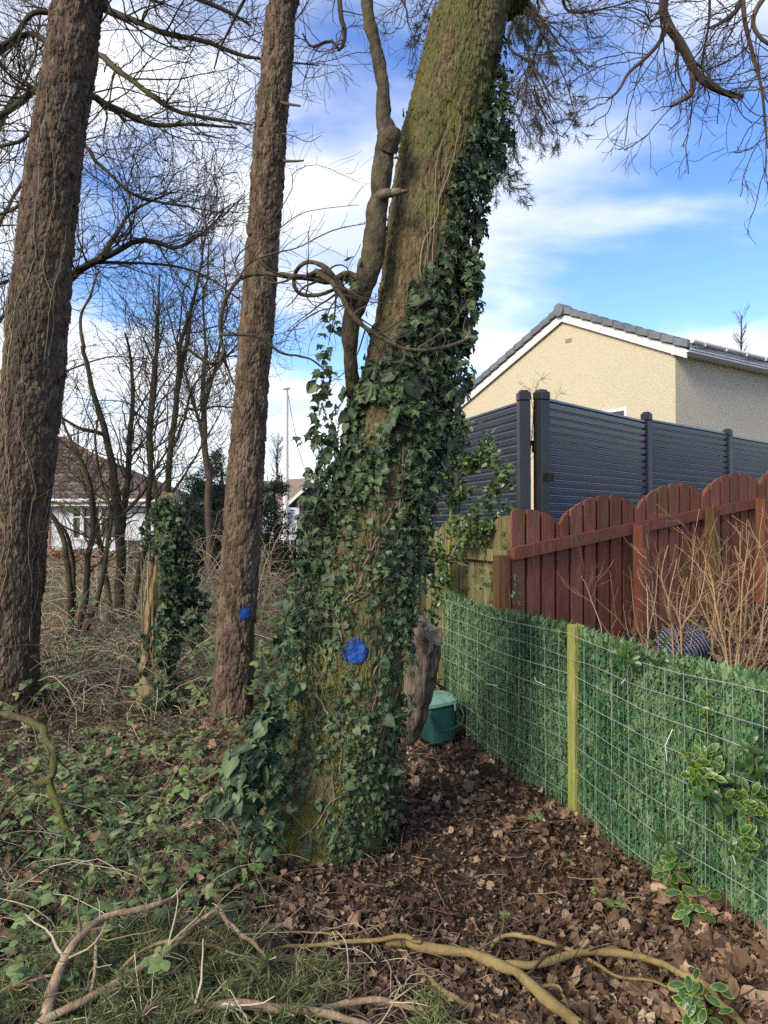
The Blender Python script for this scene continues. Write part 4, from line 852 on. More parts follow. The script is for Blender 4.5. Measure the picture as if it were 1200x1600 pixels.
for i, q in enumerate(A):
    rz = math.atan2(dirn[1], dirn[0]); slat_post(q, tops[i], .132 if i == 0 else .11, df, rz if i else rz-.12)
    if i < 4:
        d_ = nrm((A[i+1]-A[i])[:2]); h = (.075, .062)[i > 0]
        slat_panel(A[i][:2]+d_*h, A[i+1][:2]-d_*.060, .4, [P(862, 626, 8.6)[2], P(1022, 658, 10.55)[2], P(1146, 683, 12.2)[2], P(1146, 683, 12.2)[2]][i], par=df)
lq = P(860, 745, 8.42)
mk('latch', [box(lq, (.07, .05, .10), .6, .5, .006), box(lq+(.0, -.03, 0), (.03, .05, .03), .6)], M['dark'], df)
mk('hinge', [box(P(836, 700, 8.5), (.06, .05, .10), .6, .5, .006), box(P(832, 692, 8.5), (.03, .03, .05), .6)], M['dark'], df)
dg = thing('slatted_fence', 'grey slatted fence run receding left behind the holly, left of the corner gap', 'fence', (*P(818, 800, 8.45)[:2], .6), 'dark slatted fence runs')
B_ = [P(818, 613, 8.45), P(718, 658, 10.1), P(640, 700, 12.0)]; d0 = nrm((B_[1]-B_[0])[:2]); 
tb = [q[2] for q in B_]
for i, q in enumerate(B_):
    slat_post(q, tb[i], .125 if i == 0 else .11, dg, math.atan2(d0[1], d0[0]) if i else .1)
    if i < 2:
        d_ = nrm((B_[i+1]-B_[i])[:2]); slat_panel(B_[i][:2]+d_*.070, B_[i+1][:2]-d_*.060, .4, [P(808, 630, 8.5)[2], P(712, 677, 10.2)[2]][i], par=dg)

# ------------------------------------------------------------------ red and weathered scalloped fences
def scallop(name, label, O, d, t0, t1, period, phase, zbase, zdip, rise, arch, board_w, pitch, mat_, rail_mat, posts, post_mat, rails, postw=.09, group='scalloped board fences', ph_post=None, two=True):
    """boards from O+d*t0 to O+d*t1; heights are functions of t"""
    d = np.array(d, float); nn = np.array((d[1], -d[0])); nn = nn if nn@(-np.array(O)) > 0 else -nn
    t = thing(name, label, 'fence', (*np.array(O)+d*t0, zbase(t0)), group)
    def pos(tt, off, z): q = np.array(O)+d*tt+nn*off; return np.array((q[0], q[1], z))
    bd = []
    for layer in ((0, 1) if two else (0,)):
        tt = t0+(pitch*.5 if layer else 0)
        while tt < t1-.02:
            w_ = board_w if layer == 0 else pitch*.9; e = min(tt+w_, t1)
            n = 5; top = []
            for i in range(n+1):
                q = tt+(e-tt)*i/n; u = ((q-phase)/period) % 1.0
                top.append(pos(q, -.03*layer, zdip(q)+arch*math.sqrt(max(0, 1-(2*u-1)**2))**1.15-(.012 if layer else 0)-(.0 if 0 < i < n else .006)))
            jx = rng.uniform(-.003, .003); zb = zbase(tt)+rng.uniform(-.01, .01)
            poly = [pos(tt+jx, -.03*layer, zb), pos(e+jx, -.03*layer, zb)]+top[::-1]
            bd.append(prism(np.array(poly), np.array((*(-nn*.018), 0)), rng.uniform(.1, .95)))
            tt += pitch
    mk('boards', bd, mat_, t)
    for off, h0, th in rails:
        q = [(tt, rise(tt)+off) for tt in np.linspace(t0-.02, t1, 6)]
        for (ta, za), (tb_, zb) in zip(q[:1], q[-1:]):
            a, b = pos(ta, .002, za), pos(tb_, .002, zb); v = np.array((*(nn*.042), 0)); hh = np.array((0, 0, th))
            mk('rail', prism([a-hh/2, b-hh/2, b+hh/2, a+hh/2], v, .5), rail_mat, t)
    for tp, zt, m_ in posts:
        q = pos(tp, .05+postw/2*0+.0, 0); ht = zt-(zbase(tp)-.2)
        mk('fence_post', [box((q[0]+nn[0]*.045, q[1]+nn[1]*.045, zt-ht/2), (postw, postw, ht), math.atan2(d[1], d[0]), .5, .004)], m_, t)
    return t
O_ = np.array((1.28, 5.6)); dd_ = np.array((.739, .515)); per = np.linalg.norm(dd_); du = dd_/per
zd = lambda t: 1.485+.122*t/per
rz_ = lambda t: 1.375+.118*t/per
def nail_heads(par, O, d, t0, t1, hz, pitch=.15):
    nn = np.array((d[1], -d[0])); nn = nn if nn@(-np.array(O)) > 0 else -nn
    out = []
    for tt in np.arange(t0+.06, t1, pitch):
        for dz in (-.018, .018):
            q = np.array(O)+d*(tt+rng.normal(0, .004))+nn*.046; out.append(box((q[0], q[1], hz(tt)+dz), (.006, .004, .006), math.atan2(d[1], d[0]), .5))
    return mk('nail_heads', out, M['dark'], par)
scallop('red_fence', 'dark red scalloped board fence rising to the right, with green-stained arched tops', O_, du, -.533*per, 4.6*per, per, 0, lambda t: .30+.1*t/per, zd, rz_, .185, .122, .150, M['red_wood'], M['red_wood'],
        [(.9*per, rz_(.9*per)+.03, M['red_wood']), (1.97*per, rz_(1.97*per)+.035, M['algae_wood']), (2.85*per, rz_(2.85*per)+.035, M['red_wood'])], M['red_wood'], [(0, 0, .085), (-.85, 0, .085)])
O2 = np.array((.886, 5.335)); d2 = nrm(np.array((-.31, .95)))
zy = lambda t: 1.36+.01*t
scallop('weathered_fence', 'unpainted yellow-green weathered scalloped fence behind the holly, joining the red one', O2, d2, .02, 6.9, .9, -.42, lambda t: .15, zy, lambda t: 1.29+0*t, .215, .128, .150, M['green_wood'], M['green_wood'],
        [(-.03, 1.30, M['algae_wood']), (1.9, 1.33, M['green_wood']), (3.8, 1.33, M['green_wood'])], M['green_wood'], [(0, 0, .085), (-.8, 0, .085)])

# ------------------------------------------------------------------ wire fence, posts and leafy screening
WF = np.array([(1.52, 1.75), (1.284, 2.57), (1.016, 4.07), (.472, 5.79)])
seg = np.concatenate([[0], np.cumsum(np.linalg.norm(np.diff(WF, axis=0), axis=1))]); TL = seg[-1]
def fl(s, off=0.):
    s = np.asarray(s, float); x = np.interp(s, seg, WF[:, 0]); y = np.interp(s, seg, WF[:, 1])
    e = .05; dx = np.interp(s+e, seg, WF[:, 0])-np.interp(s-e, seg, WF[:, 0]); dy = np.interp(s+e, seg, WF[:, 1])-np.interp(s-e, seg, WF[:, 1])
    l = np.hypot(dx, dy); return x-dy/l*-off*-1, y+dx/l*-off*-1
def ftop(s):
    x, y = fl(s); return np.interp(y, [1.75, 2.57, 3.3, 4.07, 4.9, 5.79], [.985, .985, .945, .955, .945, .985])+0*x
wf = thing('wire_fence', 'galvanised stock wire fence on square wooden posts along the leafy path', 'fence', gnd(1.016, 4.07))
def fpt(s, off, z): x, y = fl(s, off); return np.stack([x, y, z+0*x], -1)
ss = np.linspace(0, TL, 120)
hw = []
for k, h in enumerate([.0, .11, .20, .31, .42, .54, .67, .81]):
    zt = ftop(ss)-.02-(.93-.05)*h/.86-.006*np.abs(np.sin(ss*4+k))+.006*vnoise(np.stack([ss*3, ss*0+k*3.1, ss*0], -1), 8)
    hw.append(fpt(ss, .055+.012*vnoise(np.stack([ss*2.2, ss*0+k*5.1, ss*0], -1), 18), zt))
hw = np.stack(hw); mk('line_wire', [tubes(hw, np.full(hw.shape[:2], .0013), 5)], M['wire'], wf, True)
vs = np.arange(.07, TL, .15); vz = np.linspace(0, 1, 14)
vw = np.stack([fpt(np.full(14, s)+.012*vnoise(np.stack([vz*4, vz*0+s*9, vz*0], -1), 4)+.02*math.sin(s*7)*vz, .056, ftop(np.array(s))-.02-vz*.93) for s in vs])
mk('stay_wire', [tubes(vw, np.full(vw.shape[:2], .0009), 4)], M['wire'], wf, True)
gs = np.arange(.03, TL, .05); gm = np.stack([fpt(np.full(10, s)+.01*vnoise(np.stack([np.linspace(0, 1, 10)*5, np.zeros(10)+s*4, np.zeros(10)], -1), 14), .045, ftop(np.array(s))-.03-np.linspace(0, .92, 10)) for s in gs])
gh = np.stack([fpt(ss, .046, ftop(ss)-.04-h+.01*vnoise(np.stack([ss*5, ss*0+h*50, ss*0], -1), 6)) for h in np.arange(0, .92, .05)])
mk('plastic_mesh', [tubes(gm, np.full(gm.shape[:2], .0011), 3), tubes(gh, np.full(gh.shape[:2], .0011), 3)], M['wire_green'], wf)
for s0, z0, dx, dz in ((2.6, .62, .06, .03), (1.75, .78, -.03, .05), (1.35, .70, .01, -.13), (.95, .42, -.01, -.07), (3.2, .5, .09, -.01)):
    mk('cable_tie', tubes(np.stack([[fpt(np.array(s0), .06, z0), fpt(np.array(s0+dx), .085, z0+dz*.5), fpt(np.array(s0+dx*1.6), .075, z0+dz)]]), np.full((1, 3), .0018), 4), M['white_pvc'], wf)
for px, Yp, zt in ((900, 4.02, None), (703, 5.75, None), (1330, 2.15, 1.05)):
    tpz = P(px, 976 if px == 900 else 930, Yp)[2] if zt is None else zt; q = P(px, 1000, Yp)
    g = float(G(q[0], q[1]))-.15; s_ = .068 if px == 900 else .06
    mk('fence_post', [box((q[0], q[1], (tpz+g)/2), (s_, s_, tpz-g), .30, .6, .004)], M['post_wood'], wf)
scn = thing('leaf_screening', 'green artificial ivy-leaf screening hung along the wire fence', 'screening', gnd(1.2, 3.2))
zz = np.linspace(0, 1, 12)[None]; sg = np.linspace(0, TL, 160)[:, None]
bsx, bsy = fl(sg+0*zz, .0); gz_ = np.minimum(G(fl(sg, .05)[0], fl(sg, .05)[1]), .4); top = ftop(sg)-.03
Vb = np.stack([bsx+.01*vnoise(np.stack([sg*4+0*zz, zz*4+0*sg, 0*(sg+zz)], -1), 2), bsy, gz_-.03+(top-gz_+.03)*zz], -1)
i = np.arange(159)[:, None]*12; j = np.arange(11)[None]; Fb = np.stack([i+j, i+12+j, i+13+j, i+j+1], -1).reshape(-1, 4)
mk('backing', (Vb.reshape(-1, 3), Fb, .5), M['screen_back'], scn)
n = 30000; s_ = rng.uniform(0, TL, n); h = rng.uniform(0, 1, n)**.95; x, y = fl(s_, .0); tp = ftop(s_)-.0; gg = np.minimum(G(x-.05, y), .4)
z = gg+.0+(tp-gg)*h; wav = .02*vnoise(np.stack([s_*5, z*5, 0*z], -1), 55)
x, y = fl(s_, .018+wav*.6+rng.uniform(-.006, .012, n)); nx_, ny_ = fl(s_, 1.0); x0, y0 = fl(s_, 0.); nr = np.stack([nx_-x0, ny_-y0, 0*x+.15], -1)
pz = np.stack([x, y, z], -1)
tz = np.clip(rng.beta(2, 2, n)+.10*np.sin(np.floor(s_/.98)*2.3)+.26*vnoise(np.stack([s_*6, z*4, 0*z], -1), 56), 0, 1)
lv = scatter([LANCE[0], LANCE[1], IVY[1]], pz, nr, rng.uniform(.035, .06, n), up=(0, 0, 1), spin=.45, jit=.26, tint=tz, wid=rng.uniform(.014, .03, n))
m_ = 900; s_ = rng.uniform(0, TL, m_); x, y = fl(s_, .02); lv += scatter(IVY, np.stack([x, y, ftop(s_)+rng.uniform(-.04, .0, m_)], -1), nr[:m_]*0+nr[0], rng.uniform(.03, .05, m_), up=(0, 0, 1), spin=.5, jit=.4, tint=rng.uniform(.4, 1, m_))
mk('leaves', lv, M['screen_leaf'], scn)
# variegated sprays
def edged(tp):
    V, Fc = tp; n = len(V)-1; inner = V[:-1]*.0+V[n]+(V[:-1]-V[n])*.66; V2 = np.vstack([V[:-1], inner, V[n:]]); e = np.concatenate([np.ones(n), np.zeros(n+1)])
    Fs = []
    for i in range(n):
        j = (i+1) % n; Fs += [[i, j, n+j], [i, n+j, n+i], [n+i, n+j, 2*n]]
    return V2, np.array(Fs), e
AUC = fan(sym([(.12, .12), (.22, .36), (.25, .62), (.14, .88), (0, 1.0)]), (0, .5), .22, .35)
AUCE = edged(AUC)
sprays = [(1112, 1105, 2.86, 'small', 8, .042, 'small rosette of variegated leaves alone on the screening, upper right below the cushion'),
          (1100, 1195, 2.72, 'big', 20, .055, 'largest bunch of variegated yellow-edged leaves, on the screening left of the right edge'),
          (1128, 1232, 2.68, 'dark', 12, .055, 'dark drooping leaf bunch just under the largest variegated bunch on the screening'),
          (1185, 1185, 2.50, 'dark', 12, .055, 'dark green glossy leaf spray at the right edge, level with the largest variegated bunch'),
          (1170, 1250, 2.52, 'big', 12, .05, 'bright yellow-edged leaf rosette at the right edge, below the dark spray'),
          (1165, 1312, 2.52, 'big', 8, .05, 'yellow-edged leaf rosette on the screening near the right edge, lowest of the hanging ones'),
          (1043, 1318, 2.95, 'dark', 9, .045, 'small dark leaf tuft poking from the foot of the screening'),
          (1048, 1362, 2.92, 'big', 9, .055, 'green leaf rosette at the foot of the screening, just below the dark tuft'),
          (1080, 1410, 2.72, 'big', 9, .06, 'yellow-edged leaf rosette lying on the leaf litter by the fence foot'),
          (985, 1022, 3.34, 'dark', 12, .055, 'dark leaf spray hanging over the screening top, left of the cushion'),
          (1038, 1024, 3.18, 'dark', 6, .05, 'flat dark leaf sprig on the screening top directly in front of the cushion'),
          (1092, 1570, 2.16, 'big', 12, .05, 'variegated leaf bunch in the litter at the bottom right, under the fallen bough')]
for px, py, Yp, kind, nlf, sz, lab in sprays:
    nlf = int(nlf*2.1); sz *= .85
    c = P(px, py, Yp); c[2] = max(c[2], G(c[0], c[1])+.03)
    t = thing('leaf_spray', lab, 'leaf spray', c-np.array((0, 0, .02)), 'artificial leaf sprays on the screening')
    th = np.linspace(0, 2*math.pi, nlf, endpoint=False)+rng.normal(0, .2, nlf); out = np.array((-.75, -.6, .1)) if py < 1330 else np.array((-.2, -.4, .8)); out = nrm(out)
    a1 = nrm(np.cross(out, (0, 0, 1))); a2 = np.cross(a1, out); rr_ = rng.uniform(.25, 1, nlf)[:, None]
    up_ = np.cos(th)[:, None]*a1+np.sin(th)[:, None]*a2; nor = out+up_*-.35*rr_
    pos = c+up_*.012+out*rng.uniform(.0, .03, nlf)[:, None]+rng.normal(0, .010 if nlf < 10 else .022, (nlf, 3))
    lfv = scatter([AUCE] if kind != 'dark' else [AUC], pos, nor, sz*rng.uniform(.8, 1.15, nlf), up=up_+out*.35, jit=.15, tint=rng.uniform(.2, .75, nlf))
    mk('leaves', lfv, M['variegated'], t)
    st = np.array([c+out*.02, c-np.array((0, 0, .05)), c+np.array((.02, .03, -.11))]); st[:, 2] = np.maximum(st[:, 2], G(st[:, 0], st[:, 1])-.01)
    mk('stem', capped(st, [.003, .003, .003], 6), M['straw_red'], t, True)
print('fences done')

# ------------------------------------------------------------------ leaf litter and ground cover
def area(n, x0, x1, y0, y1, dens=None, near=1.6):
    """ground points, thinner far off so that they look even in the picture"""
    u = rng.random(n); y = (y0**(1-near)+(y1**(1-near)-y0**(1-near))*u)**(1/(1-near))
    x = rng.uniform(-1, 1, n)
    lo = np.maximum(x0, -(.56*y+.9)); hi = np.minimum(x1, .56*y+.9); x = lo+(hi-lo)*(x+1)/2
    if dens is not None:
        k = rng.random(n) < dens(x, y); x, y = x[k], y[k]
    return x, y
def gn(x, y):
    e = .02; return nrm(np.stack([-(G(x+e, y)-G(x-e, y))/(2*e), -(G(x, y+e)-G(x, y-e))/(2*e), np.ones_like(x)], -1))
def inpath(x, y):
    """1 on the bare leafy path right of the leaning tree, 0 in the overgrown part"""
    edge = np.interp(y, [1.5, 2.6, 3.2, 3.6, 4.2, 5.2, 6.5], [-.62, -.62, -.48, -.25, .0, .1, .15])
    return sst(x-edge+.10*vnoise(np.stack([x*4, y*4, 0*x], -1), 71), -.08, .10)
def notrunk(x, y): return ((x+.30)**2+(y-3.58)**2 > .26**2)
def onfence(x, y): return sst(bx(y)-x, -.03, .0)
def leftw(x, y): return (1-inpath(x, y))*notrunk(x, y)*sst(bx(y)-x, .0, .1)
lit = []
x, y = area(66000, -9, 6, 1.7, 13, lambda x, y: np.where(notrunk(x, y), .42+.58*np.maximum(inpath(x, y)*onfence(x, y), .9*np.exp(-((x+1.0)**2/.5+(y-4.9)**2/.5))), 0), 2.2)
s_ = rng.uniform(.018, .045, len(x)); bigp = rng.random(len(x)) < .11*(1+.9*sst(-y, -3.1, -2.5)); s_ = np.where(bigp, rng.uniform(.045, .085, len(x)), s_)
x_b, y_b = area(620, -6, .2, 2.0, 7, lambda x, y: leftw(x, y), 2.)
lit += scatter(DEAD, np.stack([x_b, y_b, G(x_b, y_b)+rng.uniform(.02, .08, len(x_b))], -1), gn(x_b, y_b)+np.array([0, -.4, 0]), rng.uniform(.035, .075, len(x_b)), jit=.65, tint=rng.uniform(.2, .75, len(x_b)))
def lobedleaf(sd):
    r = np.random.default_rng(sd); V, Fc, e, add = ivyleaf([(.22, -.14), (.34, .0), (.62, .08), (.40, .22), (.70, .48), (.44, .50), (.26, .56), (.20, .78), (0, 1.1)], (0, .06), .1, .10)
    V = V.copy(); V[:, :2] += r.normal(0, .03, V[:, :2].shape); a = r.uniform(0, 3.1); V[:, 2] += r.uniform(.3, .9)*(V[:, 0]*math.cos(a)+(V[:, 1]-.4)*math.sin(a))**2+r.normal(0, .05, len(V)); return V, Fc, e, add
LOBED = [lobedleaf(k) for k in range(6)]
x_c, y_c = area(300, -3, 1.5, 1.8, 6, lambda x, y: notrunk(x, y)*onfence(x, y), 2.4)
lit += scatter(LOBED, np.stack([x_c, y_c, G(x_c, y_c)+rng.uniform(.015, .045, len(x_c))], -1), gn(x_c, y_c), rng.uniform(.03, .062, len(x_c)), jit=.65, tint=rng.uniform(.1, .5, len(x_c)))
small = np.exp(-((x-.25)**2/.35+(y-3.25)**2/.35)); s_ = s_*(1-.5*small)
tn = np.clip(rng.beta(1.5, 2.6, len(x))-.15*small, 0, 1)
lit += scatter(DEAD, np.stack([x, y, G(x, y)+rng.uniform(.0, .035, len(x))], -1), gn(x, y), s_, jit=.6, tint=tn)
o = mk('leaf_litter', lit, M['deadleaf'], smooth=True); tag(o, 'carpet of crumpled brown fallen leaves on the woodland ground', 'leaf litter', kind='stuff')
x, y = area(60000, -6, 6, 1.7, 9, lambda x, y: np.where(notrunk(x, y), .25+.75*inpath(x, y), 0), 2.1)
chips = scatter(CHIP, np.stack([x, y, G(x, y)+rng.uniform(.0, .018, len(x))], -1), gn(x, y), rng.uniform(.006, .022, len(x)), jit=.6, tint=np.clip(rng.beta(1.6, 2.2, len(x)), 0, 1))
n = 1500; x, y = area(n, -1, 1.4, 2.0, 6, None, 1.8); L = rng.uniform(.04, .22, len(x)); a = rng.uniform(0, 2*math.pi, len(x)); t = np.linspace(-.5, .5, 6)
cxx = x[:, None]+np.cos(a)[:, None]*t*L[:, None]; cyy = y[:, None]+np.sin(a)[:, None]*t*L[:, None]
cc = np.stack([cxx, cyy, G(cxx, cyy)+.02+.02*rng.random((len(x), 1))+.02*vnoise(np.stack([cxx*20, cyy*20, 0*cxx], -1), 3)], -1)
chips.append(tubes(cc, rng.uniform(.0007, .0022, len(x))[:, None]*np.ones((1, 6)), 4))
o = mk('bark_chips', chips, M['litter_chip']); tag(o, 'dark crumbs of bark, soil and broken twigs between the fallen leaves', 'wood debris', kind='stuff')

# mulch in the neighbour garden
x, y = area(30000, .4, 8, 3.0, 14, lambda x, y: sst(x-bx(y), .12, .3), 1.7)
M['mulch'] = mat('mulch', [(.05, .028, .018), (.11, .065, .042), (.20, .13, .09), (.33, .24, .17)], 18, rough=.9, bump=0, tintw=.9)
o = mk('bark_mulch', scatter(CHIP, np.stack([x, y, G(x, y)+rng.uniform(.0, .02, len(x))], -1), gn(x, y), rng.uniform(.015, .04, len(x)), jit=.6, tint=rng.random(len(x))), M['mulch']); tag(o, 'reddish bark mulch on the garden bed behind the green screening', 'mulch', kind='stuff')

# ground ivy and brambles on the left
x, y = area(7400, -6, .4, 2.0, 8.5, lambda x, y: leftw(x, y)*sst(vnoise(np.stack([x*1.8, y*1.8, 0*x], -1), 81)+.5*vnoise(np.stack([x*5, y*5, 0*x], -1), 82), -.15, .35), 2.2)
o = mk('ground_ivy', scatter(IVY, np.stack([x, y, G(x, y)+rng.uniform(.01, .10, len(x))], -1), gn(x, y)+np.array([0, -.35, 0]), rng.uniform(.02, .055, len(x)), spin=1, jit=.5, tint=rng.beta(2, 1.9, len(x))), M['ivy']); tag(o, 'low dark ivy leaves spreading over the woodland floor at left', 'ground ivy', kind='stuff')
def stems(n, x0, x1, y0, y1, dens, L, r, h, n_=9, near=1.6, lean=1., arch=.5):
    x, y = area(n, x0, x1, y0, y1, dens, near); n = len(x); a = rng.uniform(0, 2*math.pi, n); Ls = rng.uniform(*L, n); hh = rng.uniform(*h, n)
    d = np.stack([np.cos(a)*lean, np.sin(a)*lean, hh], 1); d = nrm(d); p = np.stack([x, y, G(x, y)-.01], 1); pts = [p]
    for k in range(n_-1):
        p = p+d*(Ls/(n_-1))[:, None]; g = G(p[:, 0], p[:, 1])+.006; p = np.stack([p[:, 0], p[:, 1], np.maximum(p[:, 2], g)], 1); pts.append(p)
        d = nrm(d+rng.normal(0, .17, (n, 3))+np.array((0, 0, -arch/n_*2.2)))
    c = np.stack(pts, 1); rr = rng.uniform(*r, n)[:, None]*np.linspace(1, .4, n_)[None]
    return c, rr
def resample_b(c, n): return c[:, :n]
backw = lambda x, y: sst(y, 5.6, 7.)*sst(bx(y)-x, .0, .25)
c1, r1 = stems(5200, -9, 1, 5.6, 17, backw, (.5, 1.5), (.0022, .0048), (.2, 1.6), near=1.1, arch=.9)
c2, r2 = stems(1100, -4, .2, 2.1, 6, leftw, (.2, .7), (.0012, .0028), (.0, 1.), near=1.6, arch=1.)
c4, r4 = stems(1100, -10, 1, 8.5, 17, backw, (1.2, 2.4), (.004, .007), (1.0, 3.2), 10, 1.05, 1., .8); c1 = np.concatenate([c1, resample_b(c4, 9)]); r1 = np.concatenate([r1, r4[:, :9]])
c3, r3 = grow(c1, r1, 6500, 5, (.12, .4), (30, 70), .2, (0, 0, -.06), rr=.6, rmin=.0012)
o = mk('dead_stems', [tubes(c1, r1, 4), tubes(c2, r2, 4), tubes(c3, r3, 3)], M['straw']); tag(o, 'tangle of pale dead bramble and weed stems behind the trunks', 'dead undergrowth', kind='stuff')
c1, r1 = stems(1500, -5, .2, 2.1, 7, leftw, (.15, .8), (.001, .003), (.0, 1.3), 10, 1.7, 1., .9); c2, r2 = grow(c1, r1, 1500, 5, (.05, .2), (30, 70), .2, (0, 0, -.05), rr=.7, rmin=.0009)
M['twig_brown'] = mat('twig_brown', [(.05, .032, .022), (.12, .085, .05), (.22, .19, .10)], 9, rough=.85, bump=0, tintw=.9)
o = mk('loose_twigs', [tubes(c1, r1, 4), tubes(c2, r2, 3)], M['twig_brown']); tag(o, 'loose brown and greenish twigs among the ivy and brambles at left', 'twigs', kind='stuff')
# bramble sprays: stems with trifoliate leaves
def bramble(n, x0, x1, y0, y1, dens, size, Lh, near, h=(.3, 1.2)):
    c, r = stems(n, x0, x1, y0, y1, dens, Lh, (.0012, .0024), h, 9, near, 1., .8); out = [tubes(c, r, 4)]; lv = []
    for k in range(2, 9):
        m = rng.random(len(c)) < .75; p = c[m, k]; T = nrm(c[m, k]-c[m, k-1])
        sd = nrm(np.cross(T, (0, 0, 1))+1e-5)*np.where(rng.random(len(p)) < .5, 1, -1)[:, None]
        q = p+sd*rng.uniform(.01, .03, len(p))[:, None]; sz = rng.uniform(*size, len(p)); tt = rng.beta(2, 2, len(p))
        for ang in (-1.1, 0, 1.1):
            u = sd*math.cos(ang)+T*math.sin(ang); lv += scatter(OVATE, q, np.array((0, -.3, .9)), sz*(1 if ang == 0 else .85), up=u, jit=.22, tint=tt)
    return out, lv
ob1, lb1 = bramble(800, -3.6, -.15, 2.05, 5.2, lambda x, y: leftw(x, y)*sst(-x, .45, .8), (.026, .055), (.2, .55), 1.8, (.2, .9))
ob2, lb2 = bramble(1300, -9, .6, 5.6, 16, lambda x, y: backw(x, y+.4)*sst(vnoise(np.stack([x*.9, y*.9, 0*x], -1), 91), -.45, .3), (.045, .08), (.5, 1.2), 1.2, (.8, 2.5))
o = mk('bramble_leaves', lb1+lb2, M['bramble']); tag(o, 'green bramble leaves in threes over the ground left of the leaning tree', 'brambles', kind='stuff')
o = mk('bramble_stems', ob1+ob2, M['straw']); tag(o, 'thin arching bramble stems carrying the green leaves', 'bramble stems', kind='stuff')
print('ground cover done')

# seedlings on the path
for px, py, lab, sz, k, mt in [(838, 1287, 'green leaf pair sprouting from the path, level with the foot of the middle fence post', .05, 2, 'holly'), (886, 1350, 'small grey-green ivy seedling in the middle of the path', .04, 2, 'ivy'), (938, 1405, 'green ivy seedling on the path left of the leaf rosette by the fence foot', .042, 3, 'bramble'),
                       (962, 1428, 'bright yellow-green sprig just below the green ivy seedling', .045, 4, 'holly'), (797, 1440, 'pale green five-lobed leaf lying on the brown litter above the forked bough', .075, 1, 'holly'), (605, 1392, 'tiny ivy seedlings in the soil at the right foot of the leaning tree', .025, 4, 'ivy'), (735, 1258, 'small green shoots on the path beyond the leaning tree', .02, 3, 'holly')]:
    q = P(px, py, 1); Yq = 3.
    for _ in range(12):
        q = P(px, py, Yq); Yq += (q[2]-float(G(q[0], q[1])))*2.4/1.0*.6
    c = gnd(q[0], q[1], .02); t = thing('seedling', lab, 'seedling', c, 'green seedlings on the path')
    a = rng.uniform(0, 6.28, k); u = np.stack([np.cos(a), np.sin(a), 0*a+.1], 1)
    mk('leaves', scatter(IVY[:1], c+u*.008+(0, 0, .012), np.array((0, -.5, .9)), sz*rng.uniform(.8, 1.1, k), up=u, jit=.15, tint=rng.uniform(.55, .9, k)), M[mt], t)
    mk('stem', tubes(np.stack([np.stack([c-(0, 0, .03), c+(.004, 0, -.01), c+(0, 0, .012)])]), np.full((1, 3), .0012), 4), M['straw'], t)

# ------------------------------------------------------------------ fallen boughs
def drop(pts, lift=0.):
    """pixel path laid on the ground: (px, py, height above ground)"""
    out = []
    for px, py, h in pts:
        Yq = 3.
        for _ in range(30):
            q = P(px, py, Yq); dz = q[2]-(float(G(q[0], q[1]))+h); sl_ = (q[2]-CAMZ)/Yq; Yq = min(max(Yq+dz/max(-sl_, .15)*.8, 1.2), 14)
        out.append(P(px, py, Yq))
    return np.array(out)
def bough(name, label, cat, paths, m_, k=12, rough=.12, subs=None, group=None, twm='bark_twig'):
    b = drop(paths[0][0]); t = thing(name, label, cat, b[len(b)//2], group)
    for i, (pts, r) in enumerate(paths):
        c, q = resample(drop(pts), 46, np.array(r)); c = c+.008*fbm(c*9, 3, i)[:, None]*np.array([1, 1, .6])
        mk('limb' if i == 0 else 'side_branch', capped(c, q, k, rough=rough, seed=i), m_, t, True)
        if subs:
            g1, h1_ = grow(c[None], q[None], subs, 6, (.08, .3), (30, 65), .18, (0, 0, .02), .1, 1, .4, .4, .0012)
            g1[..., 2] = np.maximum(g1[..., 2], G(g1[..., 0], g1[..., 1])+.004)
            mk('twigs', tubes(g1, h1_, 5), M[twm], t, True)
    return t
FG = 'fallen boughs in the foreground'
bough('fallen_bough', 'thick yellow-barked forked bough lying across the litter at lower right', 'fallen branch',
      [([(600, 1476, .05), (640, 1474, .06), (690, 1483, .07), (750, 1494, .08), (800, 1520, .08), (850, 1560, .08), (900, 1595, .07), (950, 1640, .06)], [.018, .017, .017, .0175, .0175, .0175, .018, .018]),
       ([(790, 1508, .08), (840, 1508, .08), (890, 1492, .08), (950, 1486, .09), (1020, 1500, .09), (1080, 1528, .08), (1130, 1570, .07), (1170, 1605, .06), (1200, 1640, .06)], [.012, .013, .013, .0125, .012, .011, .010, .009, .008]),
       ([(770, 1478, .03), (775, 1470, .05), (800, 1462, .06), (850, 1470, .07), (885, 1480, .08), (900, 1490, .08)], [.006, .008, .008, .0075, .007, .006]),
       ([(918, 1498, .09), (960, 1518, .07), (1010, 1532, .06), (1060, 1548, .06), (1100, 1562, .05)], [.006, .005, .005, .005, .004]),
       ([(830, 1542, .08), (870, 1540, .08), (880, 1560, .07), (900, 1600, .05)], [.006, .005, .004, .003])], M['stick_yellow'], 16, .22, 16, FG)
bough('fallen_bough', 'thin brown branch running left from the butt of the yellow-barked bough', 'fallen branch',
      [([(395, 1492, .04), (450, 1480, .05), (520, 1476, .06), (580, 1472, .07), (630, 1463, .09), (660, 1468, .09)], [.004, .006, .007, .008, .009, .009]),
       ([(430, 1457, .06), (480, 1455, .06), (540, 1462, .07), (590, 1448, .09), (615, 1438, .10)], [.003, .0035, .003, .003, .002])], M['stick_yellow'], 10, .1, 10, FG)
bough('fallen_bough', 'mossy green-brown stick slanting down from the fork of the yellow-barked bough', 'fallen branch',
      [([(608, 1480, .03), (640, 1500, .03), (680, 1540, .03), (730, 1572, .03), (790, 1596, .03), (840, 1630, .03)], [.009, .010, .010, .009, .009, .009]),
       ([(450, 1540, .06), (500, 1562, .05), (540, 1582, .05), (600, 1590, .04)], [.005, .006, .006, .005])], M['stick_yellow'], 10, .1, 10, FG)
